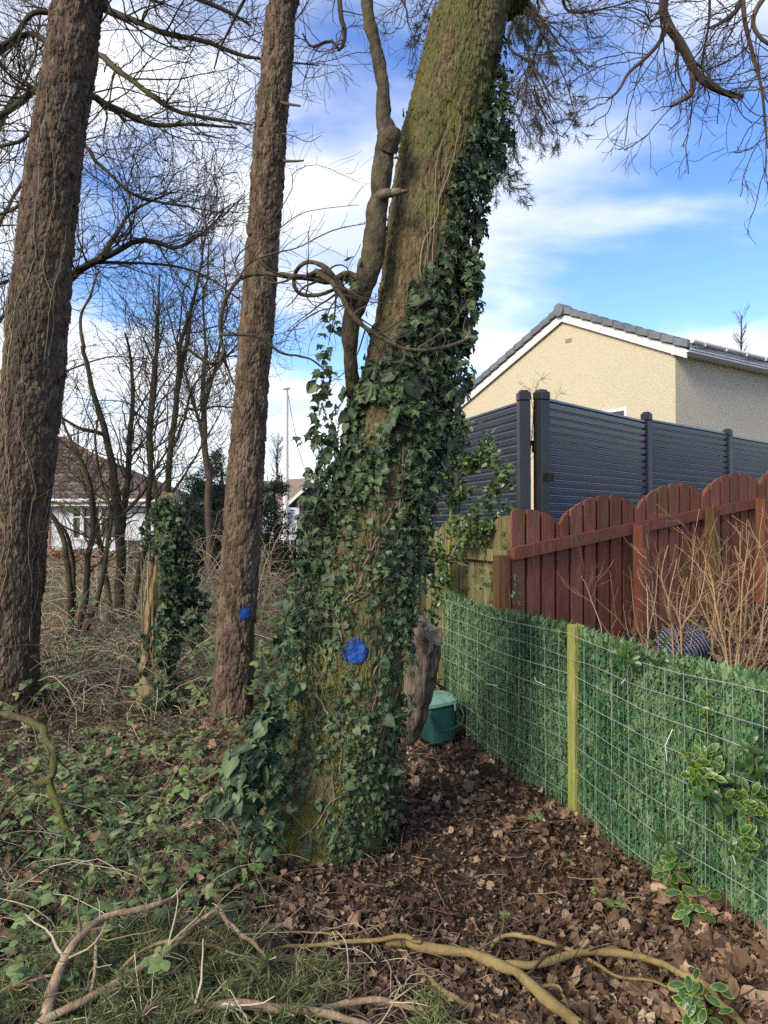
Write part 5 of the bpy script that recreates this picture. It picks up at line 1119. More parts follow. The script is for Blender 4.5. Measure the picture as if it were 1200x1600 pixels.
bough('fallen_bough', 'pinkish scaly pine branch curving along the bottom edge of the photo', 'fallen branch',
      [([(255, 1610, .10), (290, 1585, .12), (340, 1570, .14), (400, 1568, .15), (450, 1580, .14), (500, 1586, .13), (560, 1600, .12), (620, 1630, .1)], [.014, .013, .013, .0125, .012, .011, .010, .009]),
       ([(480, 1590, .13), (530, 1570, .12), (590, 1562, .12), (640, 1575, .1), (690, 1590, .08)], [.008, .010, .009, .007, .004]),
       ([(225, 1600, .10), (222, 1588, .12), (232, 1574, .13), (250, 1572, .12)], [.004, .006, .006, .005])], M['stick_pink'], 12, .14, 14, FG, 'straw')
bough('fallen_bough', 'pinkish forked pine branch rising from the bottom left corner', 'fallen branch',
      [([(50, 1625, .08), (75, 1570, .12), (95, 1510, .18), (125, 1465, .22), (165, 1432, .24), (220, 1420, .23), (265, 1405, .22), (297, 1386, .2)], [.018, .016, .014, .013, .011, .009, .007, .003]),
       ([(60, 1600, .10), (120, 1570, .12), (175, 1540, .13), (230, 1505, .16), (280, 1468, .2), (315, 1437, .22), (344, 1418, .24)], [.013, .012, .012, .011, .010, .008, .006]),
       ([(344, 1418, .24), (370, 1448, .2), (400, 1475, .17), (418, 1510, .14), (428, 1555, .1)], [.0065, .007, .006, .005, .003]),
       ([(-15, 1545, .1), (30, 1538, .12), (60, 1530, .14), (88, 1524, .16)], [.007, .006, .005, .004]),
       ([(152, 1440, .22), (155, 1480, .18), (148, 1520, .15), (140, 1560, .12)], [.006, .0055, .005, .004])], M['stick_pink'], 12, .14, 12, FG, 'straw')
bough('fallen_bough', 'thin greenish pine twig arching over the needles between the pinkish branches', 'fallen branch',
      [([(185, 1520, .15), (215, 1490, .18), (250, 1475, .19), (300, 1474, .19), (345, 1482, .17), (400, 1505, .13), (450, 1540, .1)], [.005, .006, .006, .005, .004, .004, .003])], M['stick_yellow'], 8, .1, 30, FG)
bough('mossy_bough', 'crooked moss-covered bough hooping out of the ground at the left edge', 'fallen branch',
      [([(-25, 1112, .42), (10, 1116, .42), (45, 1125, .40), (68, 1142, .36), (80, 1172, .30), (84, 1200, .25), (80, 1225, .2), (88, 1262, .14), (100, 1295, .08), (125, 1325, .02), (140, 1345, -.02)], [.015, .016, .018, .019, .016, .015, .017, .014, .013, .012, .011]),
       ([(82, 1218, .22), (60, 1224, .2), (35, 1232, .17), (12, 1252, .12), (-6, 1280, .06), (-25, 1300, .0)], [.013, .015, .013, .012, .012, .011])], M['stick_moss'], 16, .4, 6)
bough('dead_stick', 'pale broken stick end poking from the ivy left of the leaning tree foot', 'stick',
      [([(240, 1252, .02), (280, 1240, .04), (315, 1222, .07), (345, 1203, .1)], [.009, .010, .011, .012])], M['stick_yellow'], 10, .12)
bough('dead_stick', 'dark thin dead bough slanting between the broad trunk and the ivy stump', 'stick',
      [([(62, 905, .5), (95, 932, .45), (125, 952, .42), (145, 975, .38), (165, 1010, .3)], [.010, .011, .011, .010, .004])], M['bark_twig'], 8, .2, 5)
# pine foliage on the pinkish branches
n = 520; a = rng.uniform(0, 1, n); px = rng.normal(290, 130, n); py = 1545+rng.normal(0, 48, n)+.0*px; k_ = (px > -20) & (px < 520) & (py > 1425+np.abs(px-330)*.10); px, py = px[k_], py[k_]
px = np.concatenate([px, rng.normal(680, 16, 14), rng.normal(345, 30, 20)]); py = np.concatenate([py, rng.normal(1560, 12, 14), rng.normal(1460, 10, 20)])
tipc = np.array([P(a_, b_, np.clip(1.38/((b_-822)/F), 1.6, 3.2)) for a_, b_ in zip(px, py)]); tipc[:, 2] = G(tipc[:, 0], tipc[:, 1])+rng.uniform(.02, .15, len(tipc))
dirs = nrm(rng.normal(0, 1, (len(tipc), 3))*np.array((1, .8, .35))+np.array((.2, -.3, .1))); Lsh = rng.uniform(.05, .12, len(tipc))
sh = np.stack([tipc+dirs*Lsh[:, None]*t for t in (-.5, 0, .5)], 1)
nn_ = 46; e = np.repeat(np.arange(len(tipc)), nn_); tt = rng.uniform(-.5, .5, len(e)); bp = tipc[e]+dirs[e]*(Lsh[e]*tt)[:, None]
dn = nrm(dirs[e]*.9+rng.normal(0, .55, (len(e), 3)))
pf = thing('pine_foliage', 'fallen spray of green pine needles under the pinkish branches at lower left', 'pine foliage', gnd(-.5, 2.4))
g1, g2 = stems(420, -1.1, .1, 1.9, 2.75, None, (.06, .3), (.0012, .0028), (.1, 1.2), 9, 1.5, 1., 1.2); g1[..., 2] += .05
mk('shoots', [tubes(sh, np.full(sh.shape[:2], .0018), 4), tubes(g1, g2, 4)], M['straw'], pf)
mk('needles', scatter(NEEDLE, bp, rng.normal(0, 1, (len(e), 3)), rng.uniform(.035, .07, len(e)), up=dn, jit=0, tint=np.clip(rng.beta(2.2, 1.8, len(e))*.8+.2*rng.random(len(tipc))[e], 0, 1)), M['needle'], pf)

# ------------------------------------------------------------------ ivy-clad stump
SN = Trunk([(780, 266, 26), (850, 262, 30), (930, 250, 34), (1000, 244, 40), (1060, 243, 44), (1112, 245, 52)], lambda z: 6.5, top=P(266, 770, 6.5)[2], n=160, k=64, amp=.012, freq=12, st=.2, flare=.03, seed=9, lump=.06, toplean=(0, 0, 1))
sn = thing('tree_stump', 'tall broken stump with splintered pale wood, wrapped in ivy, left of the slim scaly trunk', 'stump', gnd(SN.c[0][0], 6.5))
mk('trunk', SN.part(), M['brokenwood'], sn, True)
spk = []
for px, py0, py1 in [(222, 1010, 870), (231, 960, 850), (238, 1000, 905), (262, 960, 870), (280, 900, 830), (226, 1040, 930), (248, 900, 800)]:
    spk += capped(PP([(px+2, py0, 6.36), (px, (py0+py1)/2, 6.34), (px+rng.uniform(-3, 3), py1, 6.34)]), np.array([.013, .009, .003])*rng.uniform(.7, 1.1), 6, 8, rough=.3)
mk('splinters', spk, M['brokenwood'], sn)
si = thing('ivy_plant', 'dark ivy mass cloaking the broken stump between the two scaly trunks', 'ivy', gnd(SN.c[0][0]+.1, 6.4))
lf = []; st_ = []
for px, py, Yp, rx, ry, nn_ in [(262, 800, 6.4, 22, 16, 200), (268, 840, 6.35, 24, 26, 330), (272, 890, 6.35, 22, 28, 260), (268, 940, 6.35, 18, 30, 200), (262, 1000, 6.35, 17, 34, 170), (256, 1060, 6.3, 18, 28, 120), (296, 900, 6.4, 12, 30, 70), (302, 980, 6.4, 14, 18, 60), (288, 940, 6.4, 14, 28, 80), (225, 1020, 6.35, 12, 22, 40), (236, 840, 6.5, 14, 26, 60), (246, 1100, 6.2, 24, 12, 70), (315, 945, 6.5, 10, 14, 30)]:
    p, s_ = bunch(px, py, Yp, rx*.66, ry, int(nn_*.9), (.035, .07), .10); lf += scatter(IVY, p, np.array([-.1, -.8, .35]), s_, up=(0, 0, -1), spin=.8, jit=.5, tint=rng.beta(1.6, 2.6, len(p)))
c, r = climbers(SN, 22, 1100, 850, -1, 1, (.005, .010), 1.2, .02, 20, (.4, 1.3))
mk('stems', tubes(c, r, 5), M['ivy_stem'], si, True); mk('leaves', lf, M['ivy_old'], si)

# ------------------------------------------------------------------ cut log standing by the path
lgp = PP([(628, 1155, 4.62), (640, 1128, 4.62), (652, 1090, 4.62), (660, 1050, 4.62), (667, 1010, 4.60), (671, 985, 4.58)])
lc, lr_ = resample(lgp, 60, np.array([.075, .085, .098, .092, .088, .078]))
a = np.linspace(0, 2*math.pi, 48, endpoint=False)
lg = thing('cut_log', 'short weathered grey-brown log propped upright beside the leaning tree, before the green bin', 'log', gnd(lgp[0][0], 4.62))
parts = capped(lc, lr_, 48, rough=.16, seed=12)
V = parts[0][0].reshape(60, 48, 3); cen = lc[:, None]; grv = np.exp(-((a-3.6)/.25)**2)*.25+np.exp(-((a-5.3)/.18)**2)*.18
V = cen+(V-cen)*(1-grv[None, :, None]*sst(np.arange(60), 4, 30)[:, None, None]); tilt_ = np.cos(a-.4)*.05+.02*np.sin(a*3); V[-8:, :, 2] += tilt_[None]*np.linspace(0, 1, 8)[:, None]
parts[0] = (V.reshape(-1, 3), parts[0][1], parts[0][2]); ring = V[-1]; parts[2] = (np.vstack([ring, ring.mean(0)-(0, 0, .01)]), parts[2][1], np.full(49, .8))
mk('trunk', parts, M['deadwood'], lg, True)
fl1 = resample(PP([(661, 1020, 4.50), (658, 1000, 4.49), (654, 985, 4.48), (655, 976, 4.50), (664, 974, 4.53)]), 14); mk('torn_bark', capped(fl1, np.interp(np.arange(14), [0, 5, 13], [.008, .028, .022]), 10, rough=.3), M['deadwood'], lg, True)

# ------------------------------------------------------------------ green caddy
cq = P(686, 1150, 5.3); cg = float(G(cq[0], cq[1])); rzc = .38
cdm = thing('food_waste_caddy', 'dark green plastic caddy with a pale green lid, standing behind the cut log', 'bin', (cq[0], cq[1], cg))
def frust(w0, d0, w1, d1, z0, z1, b, n=6, t=.5):
    L = []
    for k in range(n+1):
        f = k/n; w_, d_ = w0+(w1-w0)*f, d0+(d1-d0)*f; a_ = np.linspace(0, 2*math.pi, 28, endpoint=False)
        ex = 5; rr = (np.abs(np.cos(a_))**ex+np.abs(np.sin(a_))**ex)**(-1/ex); L.append(np.stack([np.cos(a_)*rr*w_/2, np.sin(a_)*rr*d_/2, 0*a_+z0+(z1-z0)*f], -1))
    V = np.vstack(L+[L[0].mean(0)[None], L[-1].mean(0)[None]]); Fq = [[k*28+i, k*28+(i+1) % 28, (k+1)*28+(i+1) % 28, (k+1)*28+i] for k in range(n) for i in range(28)]
    T = [[(i+1) % 28, i, (n+1)*28] for i in range(28)]+[[n*28+i, n*28+(i+1) % 28, (n+1)*28+1] for i in range(28)]
    return V, np.array(Fq), np.array(T)
cs_, sn_ = math.cos(rzc), math.sin(rzc); Rz = np.array([[cs_, sn_, 0], [-sn_, cs_, 0], [0, 0, 1]])
tx = .10; Rt = np.array([[math.cos(tx), 0, math.sin(tx)], [0, 1, 0], [-math.sin(tx), 0, math.cos(tx)]])
def cput(Vq): V, q, T = Vq; V = (V@Rt)@Rz+np.array((cq[0], cq[1], cg+.015)); return [(V, q, .5), (V, T, .5)]
mk('base_rim', cput(frust(.205, .205, .215, .215, 0, .03, 0)), M['plastic_black'], cdm)
bd = mk('body', cput(frust(.20, .20, .235, .235, .03, .27, 0)), M['caddy'], cdm)
mk('lid', cput(frust(.262, .262, .262, .262, .27, .292, 0, 2))+cput(frust(.262, .262, .215, .215, .292, .318, 0, 3))+cput(frust(.17, .17, .165, .165, .3185, .324, 0, 1)), M['caddy_lid'], cdm)
def ctube(pts, r): V, q, t = tubes((np.array(pts)@Rt)@Rz+np.array((cq[0], cq[1], cg+.015)), np.full(len(pts), r), 6); return V, q, t
mk('handle', ctube([(-.125, -.125, .25), (-.13, -.16, .2), (-.10, -.175, .14), (0, -.18, .12), (.10, -.175, .14), (.13, -.16, .2), (.125, -.125, .25)], .006), M['caddy'], cdm, True)
mk('latch', cput(tuple([frust(.012, .01, .012, .01, .225, .275, 0, 1)[0]+np.array((.085, -.125, 0)), *frust(.012, .01, .012, .01, .225, .275, 0, 1)[1:]])), M['caddy_lid'], cdm)

# ------------------------------------------------------------------ holly / evergreen shrub by the weathered fence
hp = thing('evergreen_shrub', 'upright evergreen shrub with glossy yellow-green leaves before the weathered fence', 'shrub', gnd(P(704, 1100, 5.95)[0], 5.95))
hs_, hr_ = mains([([(702, 1150, 5.95), (703, 1000, 5.95), (703, 900, 5.93), (705, 800, 5.9), (706, 720, 5.88), (710, 670, 5.86)], [.012, .011, .010, .009, .006, .003]),
                  ([(704, 870, 5.9), (730, 820, 5.75), (760, 780, 5.65), (785, 745, 5.6)], [.006, .005, .004, .002]),
                  ([(703, 960, 5.9), (680, 920, 5.9), (662, 880, 5.95), (650, 850, 5.95)], [.006, .005, .004, .002]),
                  ([(702, 1000, 5.9), (670, 990, 5.9), (645, 960, 5.9), (630, 930, 5.9)], [.006, .005, .004, .002]),
                  ([(702, 1060, 5.9), (670, 1060, 5.7), (640, 1040, 5.6), (625, 1010, 5.6)], [.006, .005, .004, .002]),
                  ([(704, 850, 5.9), (725, 840, 5.7), (745, 830, 5.6), (760, 825, 5.6)], [.005, .004, .003, .002]),
                  ([(705, 760, 5.9), (730, 730, 5.85), (745, 715, 5.8), (760, 705, 5.8)], [.005, .004, .003, .002]),
                  ([(705, 780, 5.9), (690, 750, 5.85), (675, 730, 5.85), (665, 715, 5.85)], [.005, .004, .003, .002])], 18)
g1, gr1 = grow(hs_, hr_, 70, 7, (.12, .4), (35, 70), .12, (0, 0, .04), .15, 1, .6, .4, .0015)
mk('stem', [tubes(hs_, hr_, 7), tubes(g1, gr1, 4)], M['post_wood'], hp, True)
tips = np.concatenate([g1.reshape(-1, 3), hs_[1:, 5:].reshape(-1, 3), hs_[0, 7:]]); tips = tips[rng.integers(0, len(tips), 3400)]+rng.normal(0, .03, (3400, 3))
mk('leaves', scatter(OVATE+HOLLY, tips, np.array((-.2, -.55, .6)), rng.uniform(.03, .058, 3400), jit=.6, tint=rng.beta(1.8, 2.2, 3400)), M['holly'], hp)
fi = thing('ivy_plant', 'thin straggling ivy hanging on the weathered fence next to the red fence end', 'ivy', (.86, 5.3, .4))
lf = []
for px, py, Yp, rx, ry, nn_ in [(795, 850, 5.42, 8, 26, 30), (790, 900, 5.4, 9, 26, 34), (765, 860, 5.6, 10, 14, 26), (775, 940, 5.45, 12, 26, 36), (760, 905, 5.55, 16, 10, 26), (740, 832, 5.8, 14, 10, 24), (805, 950, 5.2, 5, 40, 24), (650, 830, 6.6, 10, 20, 20), (640, 900, 6.4, 14, 30, 40), (725, 945, 5.6, 12, 8, 30)]:
    p, s_ = bunch(px, py, Yp, rx, ry, nn_, (.022, .042), .015); lf += scatter(IVY, p, np.array([-.9, -.4, .2]), s_, up=(0, 0, -1), spin=.8, jit=.4, tint=rng.beta(2, 2, len(p)))
c, r = mains([([(800, 1000, 5.25), (798, 930, 5.25), (794, 880, 5.3), (796, 830, 5.35)], [.005, .004, .003, .002]), ([(795, 900, 5.25), (770, 895, 5.4), (740, 888, 5.6), (715, 880, 5.7)], [.003, .003, .002, .002])], 14); c1, r1 = grow(c, r, 26, 7, (.1, .35), rr=.7)
mk('stems', [tubes(c, r, 5), tubes(c1, r1, 4)], M['ivy_stem'], fi, True); mk('leaves', lf, M['ivy'], fi)
# climbing tendrils rising behind the slatted fence posts
tw = thing('climbing_rose', 'thin grey climber tips sticking up behind the two tall posts of the slatted fence', 'climber', (*P(832, 800, 8.9)[:2], .6))
c, r = mains([([(826, 900, 8.8), (828, 760, 8.75), (831, 680, 8.75), (834, 620, 8.75), (842, 596, 8.7), (847, 592, 8.7)], [.006, .006, .005, .004, .003, .002]), ([(832, 640, 8.75), (825, 612, 8.75), (815, 604, 8.7), (810, 598, 8.7)], [.004, .003, .002, .002]), ([(834, 660, 8.75), (860, 632, 8.9), (872, 618, 9), (880, 616, 9)], [.004, .003, .002, .002])], 20)
c1, r1 = grow(c, r, 60, 6, (.06, .25), (30, 70), .25, (0, 0, .02), rr=.7, rmin=.0018); mk('stems', [tubes(c, r, 5), tubes(c1, r1, 3)], M['straw'], tw)

# ------------------------------------------------------------------ bare shrubs and cushion in the garden
def bare_shrub(label, px, py, Yp, tips_, n1_, r0=.006):
    b = P(px, py, Yp); b = gnd(b[0], b[1]); t = thing('bare_shrub', label, 'shrub', b, 'leafless garden shrubs')
    cs = []; rs = []
    for tx_, ty_ in tips_:
        e = P(tx_, ty_, Yp+rng.uniform(-.25, .25)); m1 = b+(e-b)*.35+rng.normal(0, .04, 3)+(0, 0, .06); m2 = b+(e-b)*.7+rng.normal(0, .04, 3)+(0, 0, .05)
        c, r = resample(np.array([b+rng.normal(0, .03, 3)*(1, 1, 0), m1, m2, e]), 12, np.array([r0, r0*.8, r0*.6, r0*.3])); cs.append(c); rs.append(r)
    cs = np.array(cs); rs = np.array(rs); cs += .02*fbm(cs*6, 2)[..., None]
    a1, b1 = grow(cs, rs, n1_, 8, (.15, .55), (20, 50), .13, (0, 0, .05), .1, 1, .7, .4, .0016); a2, b2 = grow(a1, b1, n1_*2, 6, (.08, .25), (25, 55), .13, (0, 0, .05), .2, 1, .7, .5, .0012)
    mk('stems', [tubes(cs, rs, 6), tubes(a1, b1, 4), tubes(a2, b2, 3)], M['straw_red'], t, True)
bare_shrub('low leafless shrub with reddish stems at left, beside the middle fence post', 1000, 1010, 4.4, [(905, 905), (930, 930), (965, 920), (985, 880), (1010, 900), (1030, 870), (1020, 940)], 34, .0045)
bare_shrub('leafless shrub of pale upright stems directly behind the cushion', 1055, 1030, 4.7, [(1020, 880), (1045, 850), (1060, 870), (1085, 840), (1075, 900), (1105, 870)], 40, .0055)
bare_shrub('tallest dense leafless shrub of pale stems at the right edge', 1150, 1040, 4.3, [(1105, 880), (1125, 850), (1150, 862), (1170, 830), (1190, 850), (1215, 840), (1230, 870), (1130, 930), (1180, 900), (1095, 940)], 80, .006)
bare_shrub('small leafless shrub at the foot of the red fence, just right of the cushion', 1110, 985, 5.0, [(1080, 860), (1100, 850), (1125, 870), (1140, 890), (1090, 900)], 30, .0045)
b = P(1066, 1006, 4.75); bz = float(G(b[0], b[1]))
th = np.linspace(0, 2*math.pi, 40, endpoint=False); ph = np.linspace(-math.pi/2, math.pi/2, 17); V = []
for p_ in ph:
    for t_ in th:
        rr = math.cos(p_)**.7; ex = 3; q = (abs(math.cos(t_))**ex+abs(math.sin(t_))**ex)**(-1/ex)
        V.append((math.cos(t_)*q*rr*.165, math.sin(p_)*(.07+.015*rr), math.sin(t_)*q*rr*.115))
V = np.array(V); tl = R(-52); Rx = np.array([[1, 0, 0], [0, math.cos(tl), -math.sin(tl)], [0, math.sin(tl), math.cos(tl)]]); ry = R(-14); Ry = np.array([[math.cos(ry), 0, math.sin(ry)], [0, 1, 0], [-math.sin(ry), 0, math.cos(ry)]])
V = V+.006*fbm(V*12, 2)[:, None]; V = (V@Ry.T)@Rx.T+np.array((b[0], b[1], b[2]))
Fq = [[i*40+j, i*40+(j+1) % 40, (i+1)*40+(j+1) % 40, (i+1)*40+j] for i in range(16) for j in range(40)]
o = mk('cushion', (V, np.array(Fq), .5), M['cushion'], None, True); tag(o, 'dark cushion with rows of white dashes lying among the bare shrubs', 'cushion')

# ------------------------------------------------------------------ bungalow
YB_ = 24.; bl = P(58, 783, YB_); br_ = P(251, 787, YB_); ez = bl[2]; W = br_[0]
bg_ = thing('bungalow', 'low bungalow with brown tiled hip roof, seen through the bare trees at left', 'house', ((bl[0]+W)/2-4, YB_+3, 0))
x0 = W-14.; rz1 = P(100, 688, YB_+3.6)[2]; hx = P(100, 688, YB_+3.6)[0]
tl_ = []
nrow = 15
for i in range(nrow):
    f0, f1 = i/nrow, (i+1.12)/nrow; ya, yb_ = YB_-.3+3.9*f0, YB_-.3+3.9*f1; za, zb = ez+(rz1-ez)*f0+.04, ez+(rz1-ez)*f1-.0
    xr0, xr1 = W+.25+(hx-W-.25)*f0, W+.25+(hx-W-.25)*f1; xa = x0
    ncol = int((xr0-xa)/.30)
    for j in range(ncol):
        u0 = xa+(xr0-xa)*j/ncol; u1 = xa+(xr0-xa)*(j+.93)/ncol; v0 = min(u0, xr1); v1 = min(u1, xr1); dz = rng.uniform(-.01, .012); zc = .03
        tl_.append((np.array([(u0, ya, za+dz), (u1, ya, za+dz), (v1, yb_, zb+dz), (v0, yb_, zb+dz), ((u0+u1)/2, ya-.01, za+dz+zc), ((v0+v1)/2, yb_, zb+dz+zc), (u0, ya, za-.05), (u1, ya, za-.05)]), np.array([[0, 4, 5, 3], [4, 1, 2, 5], [6, 7, 1, 0]]), rng.random()))
rfb = mk('roof', tl_+[(np.array([(x0, YB_-.28, ez), (W+.25, YB_-.28, ez), (hx, YB_+3.6, rz1-.03), (x0, YB_+3.6, rz1-.03), (W+.25, YB_+7.5, ez)]), np.array([[0, 1, 2], [0, 2, 3], [1, 4, 2]]), .3)], M['roof_brown'], bg_)
mk('hip_tiles', capped(np.linspace((W+.25, YB_-.3, ez+.05), (hx, YB_+3.6, rz1+.06), 16), np.full(16, .09), 8)+capped(np.linspace((hx, YB_+3.6, rz1+.06), (x0, YB_+3.6, rz1+.06), 20), np.full(20, .09), 8), M['roof_brown'], rfb)
mk('fascia', [box(((x0+W)/2+.1, YB_-.33, ez-.07), (W-x0+.3, .04, .18), 0, .5)], M['white_pvc'], bg_)
mk('gutter', capped(np.linspace((x0, YB_-.42, ez+.0), (W+.2, YB_-.42, ez+.0), 10), np.full(10, .06), 10), M['white_pvc'], bg_, True)
def bx_(pxa, pxb, pya, pyb, Yp, d, tint=.5): a = P(pxa, pya, Yp); b = P(pxb, pyb, Yp); return box(((a[0]+b[0])/2, Yp+d/2, (a[2]+b[2])/2), (abs(b[0]-a[0]), d, abs(a[2]-b[2])), 0, tint)
mk('wall', [bx_(77, 110, 786, 985, YB_, .3), bx_(111, 240, 843, 985, YB_, .28), bx_(185, 240, 786, 842.8, YB_, .3), bx_(110.2, 184.8, 786, 793, YB_, .3)], M['wall_white'], bg_)
mk('brick_pier', [bx_(40, 76.5, 786, 985, YB_-.05, .4)], M['brick'], bg_)
wd = mk('window', [bx_(111, 114, 794, 842, YB_-.02, .1), bx_(125, 130, 794, 842, YB_-.02, .1), bx_(155, 158, 794, 842, YB_-.02, .1), bx_(181, 184, 794, 842, YB_-.02, .1), bx_(111, 184, 840, 843, YB_-.04, .12), bx_(114.2, 124.8, 807, 809, YB_-.02, .08), bx_(130.2, 154.8, 807, 809, YB_-.02, .08), bx_(158.2, 180.8, 807, 809, YB_-.02, .08), bx_(111, 184, 792, 794, YB_-.03, .12)], M['white_pvc'], bg_)
mk('pane', [bx_(114, 181, 794, 840, YB_+.1, .02)], M['glass'], wd)
mk('curtain', [bx_(131, 154, 810, 839, YB_+.16, .02)], M['wall_white'], wd)
hg = thing('beech_hedge', 'clipped hedge holding dry orange-brown leaves below the bungalow window', 'hedge', (P(120, 900, 20)[0], 20, 0))
n = 9000; x = rng.uniform(P(30, 800, 20)[0], P(186, 800, 20)[0], n); y = 20+rng.normal(0, .22, n); zt = P(100, 862, 20)[2]; z = rng.uniform(-.1, 1, n)*(zt+.05*vnoise(np.stack([x*1.5, y*0, x*0], -1), 5))+rng.normal(0, .03, n)
mk('leaves', scatter(OVATE, np.stack([x, y, z], -1), np.array((0, -1, .3)), rng.uniform(.07, .12, n), jit=.7), M['beech'], hg)
c, r = stems(1, -9, -8, 19, 21, None, (1, 1), (.01, .01), (3, 4)); xx = np.linspace(x.min(), x.max(), 60); c = np.stack([np.stack([q+rng.normal(0, .06, 6), 20+rng.normal(0, .08, 6), np.linspace(-.2, zt-.05, 6)], 1) for q in xx]); mk('stems', tubes(c, np.full(c.shape[:2], .012), 4), M['bark_twig'], hg)
# dark board fence at the back of the copse
bf = thing('board_fence', 'dark green-stained board fence at the back of the copse', 'fence', (P(270, 900, 17)[0], 17, 0))
zt = P(270, 851, 17)[2]; xa, xb = P(188, 850, 17)[0], P(475, 850, 17)[0]; k = int((xb-xa)/.15)
mk('boards', [box((xa+(i+.5)*.15, 17+.02*(i % 2), zt/2-.05+rng.uniform(-.01, .01)), (.135, .02, zt+.3), 0, rng.uniform(.1, .9)) for i in range(k)], M['back_fence'], bf)
mk('rail', [box(((xa+xb)/2, 16.95, zt-.2), (xb-xa, .05, .08))], M['back_fence'], bf)
for i in range(5): mk('fence_post', [box((xa+(xb-xa)*i/4, 16.93, zt/2), (.1, .1, zt+.2))], M['back_fence'], bf)
# conifers
def conifer(label, px, pyb, pyt, Yp, wpx, n, gaps=.5, seed=0):
    b = P(px, pyb, Yp); tpz = P(px, pyt, Yp)[2]; t = thing('conifer_shrub', label, 'conifer', gnd(b[0], Yp), 'dark conifers at the back')
    tr = capped(np.array([gnd(b[0], Yp, -.1), (b[0]+.05, Yp, tpz*.5), (b[0], Yp, tpz*.9)]), [.08, .06, .02], 8, 10); mk('trunk', tr, M['bark_twig'], t, True)
    w_ = wpx/F*Yp/2; nb = 60; zb = rng.uniform(.2, 1, nb)*tpz; a_ = rng.uniform(0, 6.28, nb); L = w_*(1.15-.55*zb/tpz)*rng.uniform(.5, 1.25, nb)
    tt_ = np.linspace(0, 1, 8); c = np.stack([np.stack([b[0]+np.cos(a)*l*tt_, Yp+np.sin(a)*l*tt_, z_+.25*l*tt_-.1*tt_**2], 1) for a, l, z_ in zip(a_, L, zb)]); rr = np.full((nb, 1), .015)*np.linspace(1, .3, 8)[None]
    c1, r1 = grow(c, rr, nb*7, 5, (w_*.3, w_*.8), (30, 60), .15, (0, 0, .03), rr=.5)
    q = c1.reshape(-1, 3); q = q[rng.integers(0, len(q), n)]+rng.normal(0, .05, (n, 3))
    mk('crown', [tubes(c, rr, 4)]+scatter([NEEDLE[0], LANCE[0]], q, rng.normal(0, 1, (n, 3)), rng.uniform(.07, .15, n), up=rng.normal(0, 1, (n, 3))+(0, 0, .5), jit=.3, wid=rng.uniform(.04, .08, n)), M['conifer'], t)
conifer('dark wind-blown conifer left of the slim scaly trunk', 325, 870, 712, 15, 60, 7000)
conifer('tallest dark conifer tip leaning close to the slim scaly trunk', 345, 860, 700, 16, 34, 3500)
conifer('dark conifer in front of the purple gable, right of the slim scaly trunk', 428, 850, 752, 16, 62, 6500)
conifer('small dark conifer between the ivy stump and the dark board fence', 300, 880, 745, 14, 50, 4500)
# distant buildings
YP_ = 34.
pg = thing('purple_house', 'far house with tan roof, white bargeboard and dark purple gable', 'house', (P(470, 800, YP_)[0], YP_, 0))
g0, g1_, g2 = P(450, 790, YP_), P(492, 747, YP_), P(545, 800, YP_)
mk('gable_wall', prism([P(449, 830, YP_), P(545, 830, YP_), P(545, 795, YP_), P(492, 751, YP_), P(449, 791, YP_)], (0, .3, 0)), M['wall_purple'], pg)
mk('roof', prism([P(448, 787, YP_-.3), P(492, 746, YP_-.3), P(405, 752, YP_+6), P(385, 790, YP_+6)], (0, .0, -.15)), M['roof_tan'], pg)
mk('bargeboard', prism([P(447, 793, YP_-.4), P(492, 752, YP_-.4), P(492, 746, YP_-.4), P(447, 787, YP_-.4)], (0, .05, 0)), M['white_pvc'], pg)
mk('wall', [box(((P(412, 800, YP_)[0]+P(470, 800, YP_)[0])/2, YP_-.6, 1.0), (abs(P(412, 800, YP_)[0]-P(470, 800, YP_)[0]), .3, 2.6))], M['wall_white'], pg)
mk('downpipe', [capped(np.array([P(447, 790, YP_-1), P(446, 800, YP_-1), P(446, 812, YP_-1)]), [.12, .12, .12], 8)[0]], M['white_pvc'], pg, True)
pk = thing('pink_house', 'small distant pinkish gable peeping between the ivy stump and the slim trunk', 'house', (P(300, 800, 30)[0], 30, 0))
mk('gable_wall', prism([P(270, 830, 30), P(318, 830, 30), P(318, 800, 30), P(300, 772, 30), P(282, 798, 30), P(270, 808, 30)], (0, .3, 0)), M['wall_pink'], pk)
mk('roof', prism([P(300, 768, 29.7), P(322, 802, 29.7), P(360, 800, 34), P(352, 768, 34)], (0, 0, -.12)), M['roof_brown'], pk)
mk('bargeboard', prism([P(280, 800, 29.6), P(300, 771, 29.6), P(300, 766, 29.6), P(280, 795, 29.6)], (0, .05, 0)), M['white_pvc'], pk)
bt = thing('brown_roof_house', 'distant house with a plain dark brown roof just left of the slim scaly trunk', 'house', (P(340, 800, 38)[0], 38, 0))
mk('roof', prism([P(325, 792, 37), P(400, 792, 37), P(395, 766, 41), P(332, 766, 41)], (0, 0, -.15)), M['roof_brown'], bt)
mk('wall', [bx_(328, 398, 793, 835, 37.5, .3)], M['wall_pink'], bt)
sd = thing('garden_shed', 'grey-green shed with a pale sloping roof edge, left of the leaning tree', 'shed', (P(485, 820, 15)[0], 15, 0))
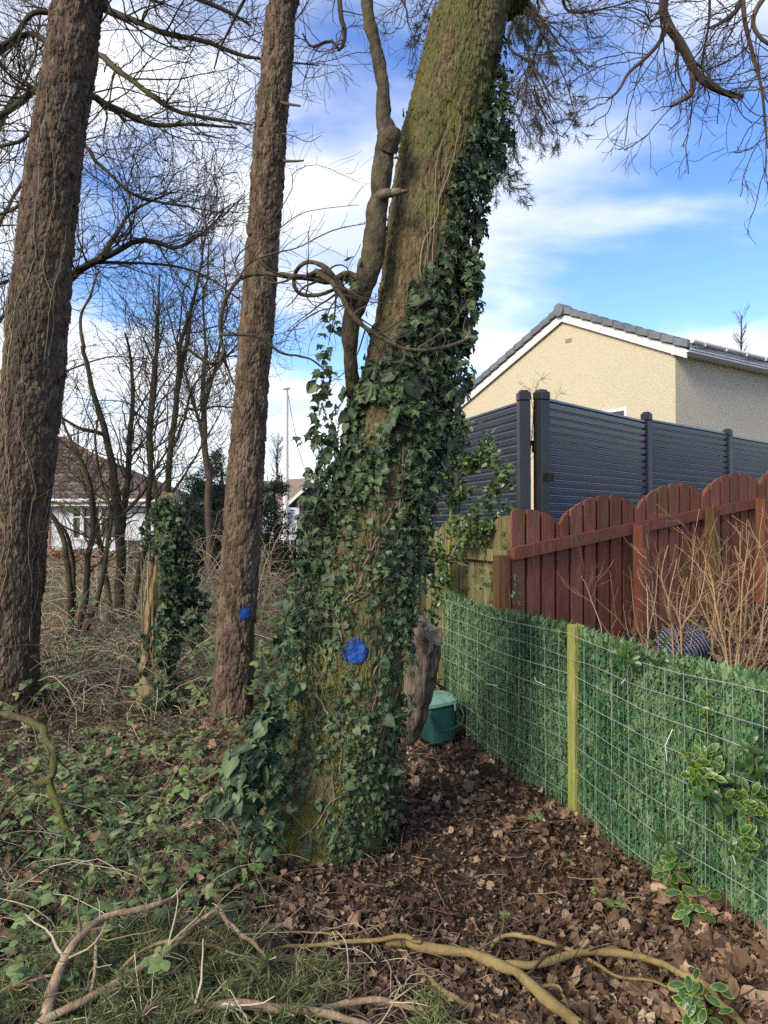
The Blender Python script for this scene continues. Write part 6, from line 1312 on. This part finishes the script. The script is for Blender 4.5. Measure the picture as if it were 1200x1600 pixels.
mk('wall', prism([P(464, 850, 15), P(520, 850, 15), P(520, 790, 15), P(497, 794, 15), P(464, 812, 15)], (0, 1.5, 0)), mat('shed_wall', [(.14, .16, .13), (.20, .22, .18), (.26, .28, .24)], 5, (1, 1, 5), .85, .2), sd)
mk('roof', prism([P(459, 812, 14.9), P(498, 791, 14.9), P(498, 786, 14.9), P(459, 807, 14.9)], (0, 1.7, 0)), M['roof_tan'], sd)
# flagpole
fp = thing('flagpole', 'tall thin white pole with a cap and stay line, beside the far purple house', 'flagpole', gnd(P(447, 800, 26)[0], 26))
q = P(447, 608, 26); mk('pole', capped(np.array([(q[0], 26, -.1), (q[0], 26, 2), (q[0], 26, q[2])]), [.11, .10, .075], 12, 10), M['white_pvc'], fp, True)
mk('cap', capped(np.array([(q[0], 26, q[2]), (q[0], 26, q[2]+.06)]), [.14, .14], 10), M['white_pvc'], fp)
mk('stay_line', tubes(np.stack([PP([(450, 615, 26), (456, 650, 26), (466, 700, 26), (478, 740, 26)])]), np.full((1, 4), .010), 4), M['dark'], fp)
# far bare trees
def far_tree(label, px, pyb, pyt, Yp, wpx, n=60):
    b = P(px, pyb, Yp); tp = P(px, pyt, Yp); t = thing('far_bare_tree', label, 'tree', (b[0], Yp, 0), 'small bare trees in the distance'); h = tp[2]; w_ = wpx/F*Yp/2
    cs, rs = mains([(np.array([(b[0], Yp, -.1), (b[0]+.1, Yp, h*.4), (b[0]-.05, Yp, h*.8), (b[0], Yp, h)]), [.11, .09, .05, .02])], 14)
    c1, r1 = grow(cs, rs, n, 8, (w_*.6, w_*1.4), (25, 60), .14, (0, 0, .09), .3, 1, .5, .3, .006); c2, r2 = grow(c1, r1, n*6, 5, (w_*.25, w_*.6), (20, 50), .12, (0, 0, .09), .15, 1, .6, .5, .005)
    mk('trunk', tubes(cs, rs, 7), M['bark_twig'], t, True); mk('crown', [tubes(c1, r1, 4), tubes(c2, r2, 3)], M['bark_twig'], t)
far_tree('small distant bare tree just left of the flagpole', 434, 830, 692, 40, 60)
far_tree('faint bare tree between the flagpole and the leaning trunk', 502, 830, 700, 40, 50)
far_tree('bare tree top showing above the right end of the cream house roof', 1162, 820, 492, 40, 60, 50)
print('all done', len(bpy.data.objects))
